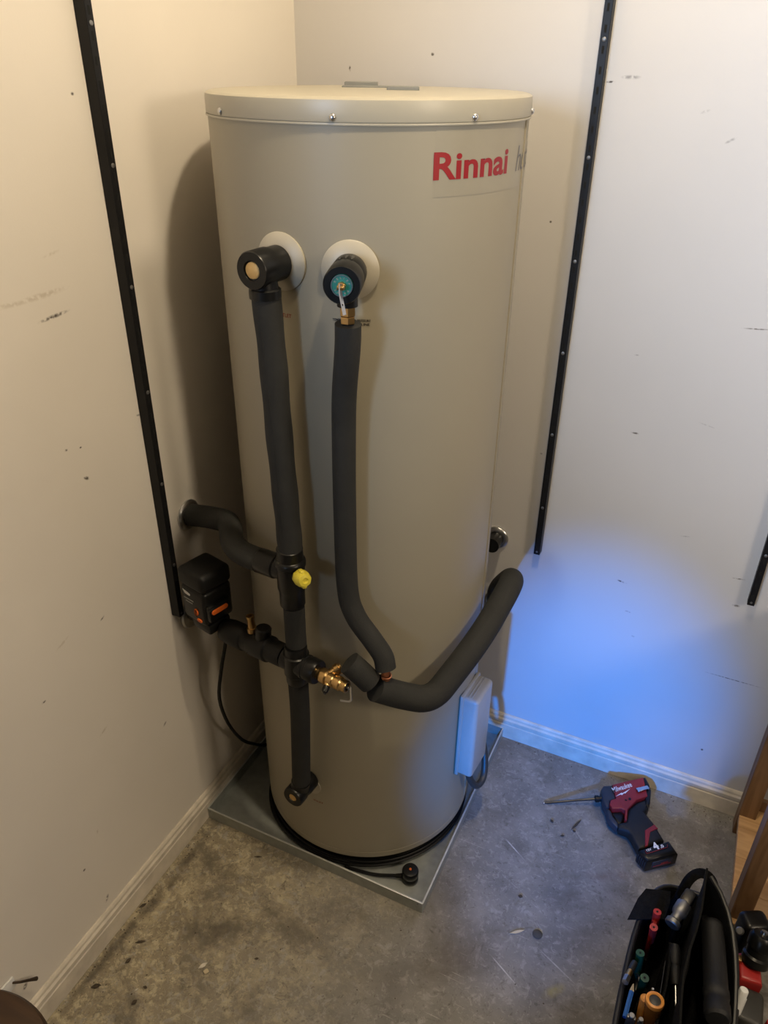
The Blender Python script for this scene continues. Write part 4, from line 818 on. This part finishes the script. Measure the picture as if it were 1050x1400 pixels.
# ================================================================ LITTER ON THE FLOOR
def leaf(x, y, L, w, rot, mt, name, label, cat, group=None):
    b = NB(); g = []
    for i in range(6):
        f = i/5; ww = w*math.sin(PI*min(1, max(0.04, f*0.96)))
        g.append([V((-L/2+L*f, -ww/2, 0.0022+0.0022*abs(f-0.4))), V((-L/2+L*f, 0, 0.0012+0.001*f)), V((-L/2+L*f, ww/2, 0.0024))])
    sheet(b, g, 0.0007); bmesh.ops.transform(b, matrix=Matrix.Translation((x, y, 0.0006)) @ Matrix.Rotation(math.radians(rot), 4, 'Z'), verts=b.verts)
    return tag(obj(name, b, mt, smooth=60), label, cat, group)
for x, y, L, w, r, lab in ((0.054, -1.072, 0.020, 0.010, 40, 'dark triangular leaf scrap closest to the stool by left skirting'), (0.150, -1.062, 0.013, 0.009, 70, 'dark leaf scrap at the very bottom of the photo'),
        (0.150, -1.058+0.03, 0.009, 0.006, 10, 'small dark leaf scrap above the bottom one'), (0.079, -1.000, 0.015, 0.008, 75, 'oval dark leaf scrap left of the pale chip'),
        (0.022, -0.885, 0.018, 0.007, 60, 'dark leaf scrap touching the left skirting'), (0.075, -0.955, 0.022, 0.006, 35, 'twisted brown leaf scrap near left skirting'),
        (0.825, -0.238, 0.012, 0.007, -40, 'small dark leaf scrap below the driver bit tip'), (0.861, -0.270, 0.010, 0.006, 20, 'lowest small dark leaf scrap under the driver bit'),
        (0.885, -0.243, 0.009, 0.007, -10, 'round dark leaf scrap beside the dry twig'), (0.330, -0.874, 0.010, 0.005, 30, 'tiny dark leaf scrap in front of the tray'),
        (0.193, -0.660, 0.018, 0.004, 25, 'thin dark leaf scrap along the front of the tray'), (0.812, -0.478, 0.011, 0.009, 5, 'dark scrap in the middle of bare concrete')):
    leaf(x, y, L, w, r, m_leaf, 'leaf_scrap', lab, 'leaf', 'dead leaf scraps on the floor')
leaf(0.885, -0.222, 0.045, 0.006, 68, m_leaf, 'dry_twig', 'thin dry twig on the concrete left of the driver grip', 'twig')
leaf(0.830, -0.566, 0.036, 0.007, 38, m_splinter, 'wood_splinter', 'pale wood splinter on concrete beside a dark pebble', 'splinter')
leaf(0.233, -0.938, 0.022, 0.009, 62, m_chip, 'paint_chip', 'larger pale flake lying on brown concrete near the left wall', 'flake')
leaf(0.247, -0.945, 0.013, 0.012, 20, m_splinter, 'paint_chip', 'round tan flake touching the larger pale flake', 'flake')
leaf(0.137, -1.040, 0.008, 0.003, 60, m_chip, 'paint_chip', 'tiny white flake near the bottom left', 'flake')
b = NB(); lathe(b, [(0, 0), (0.010, 0.0003), (0.0115, 0.002), (0.008, 0.0042), (0, 0.0048)], Matrix.Translation((0.874, -0.550, 0.0003)), 12); tag(obj('pebble', b, m_stone), 'round dark pebble right of the pale splinter', 'pebble')
b = NB()
for k in range(170):
    if k < 100: y = random.uniform(-1.25, -0.64); x = 0.015+abs(random.gauss(0, 0.012 if k < 60 else 0.05))
    elif k < 140: x = random.uniform(0.65, 1.25); y = -0.018-abs(random.gauss(0, 0.012))
    else: x, y = random.uniform(0.1, 1.0), random.uniform(-1.05, -0.66)
    s = random.uniform(0.0005, 0.0017)
    box(b, (0, 0, 0), (s*2, s, s*0.8), 0, Matrix.Translation((x, y, s*0.4)) @ Matrix.Rotation(random.uniform(0, PI), 4, 'Z'))
o = obj('dirt_crumbs', b, m_leaf, smooth=0); o['kind'] = 'stuff'; tag(o, 'dark crumbs of dirt gathered along skirting boards and floor', 'dirt')

# final settling of the loose things on the floor
for o in bpy.data.objects:
    if o.parent is None:
        if o.name.split('.')[0] in ('tool_bag', 'pliers', 'hammer', 'bit_holder', 'pencil', 'screwdriver', 'steel_rule', 'chisel', 'file', 'scriber', 'caulking_gun', 'cordless_drill', 'angle_driver', 'marker', 'red_handle'):
            o.location += V((0.015, 0.010, 0))
        elif o.name == 'impact_driver': o.location += V((-0.006, 0.005, 0))
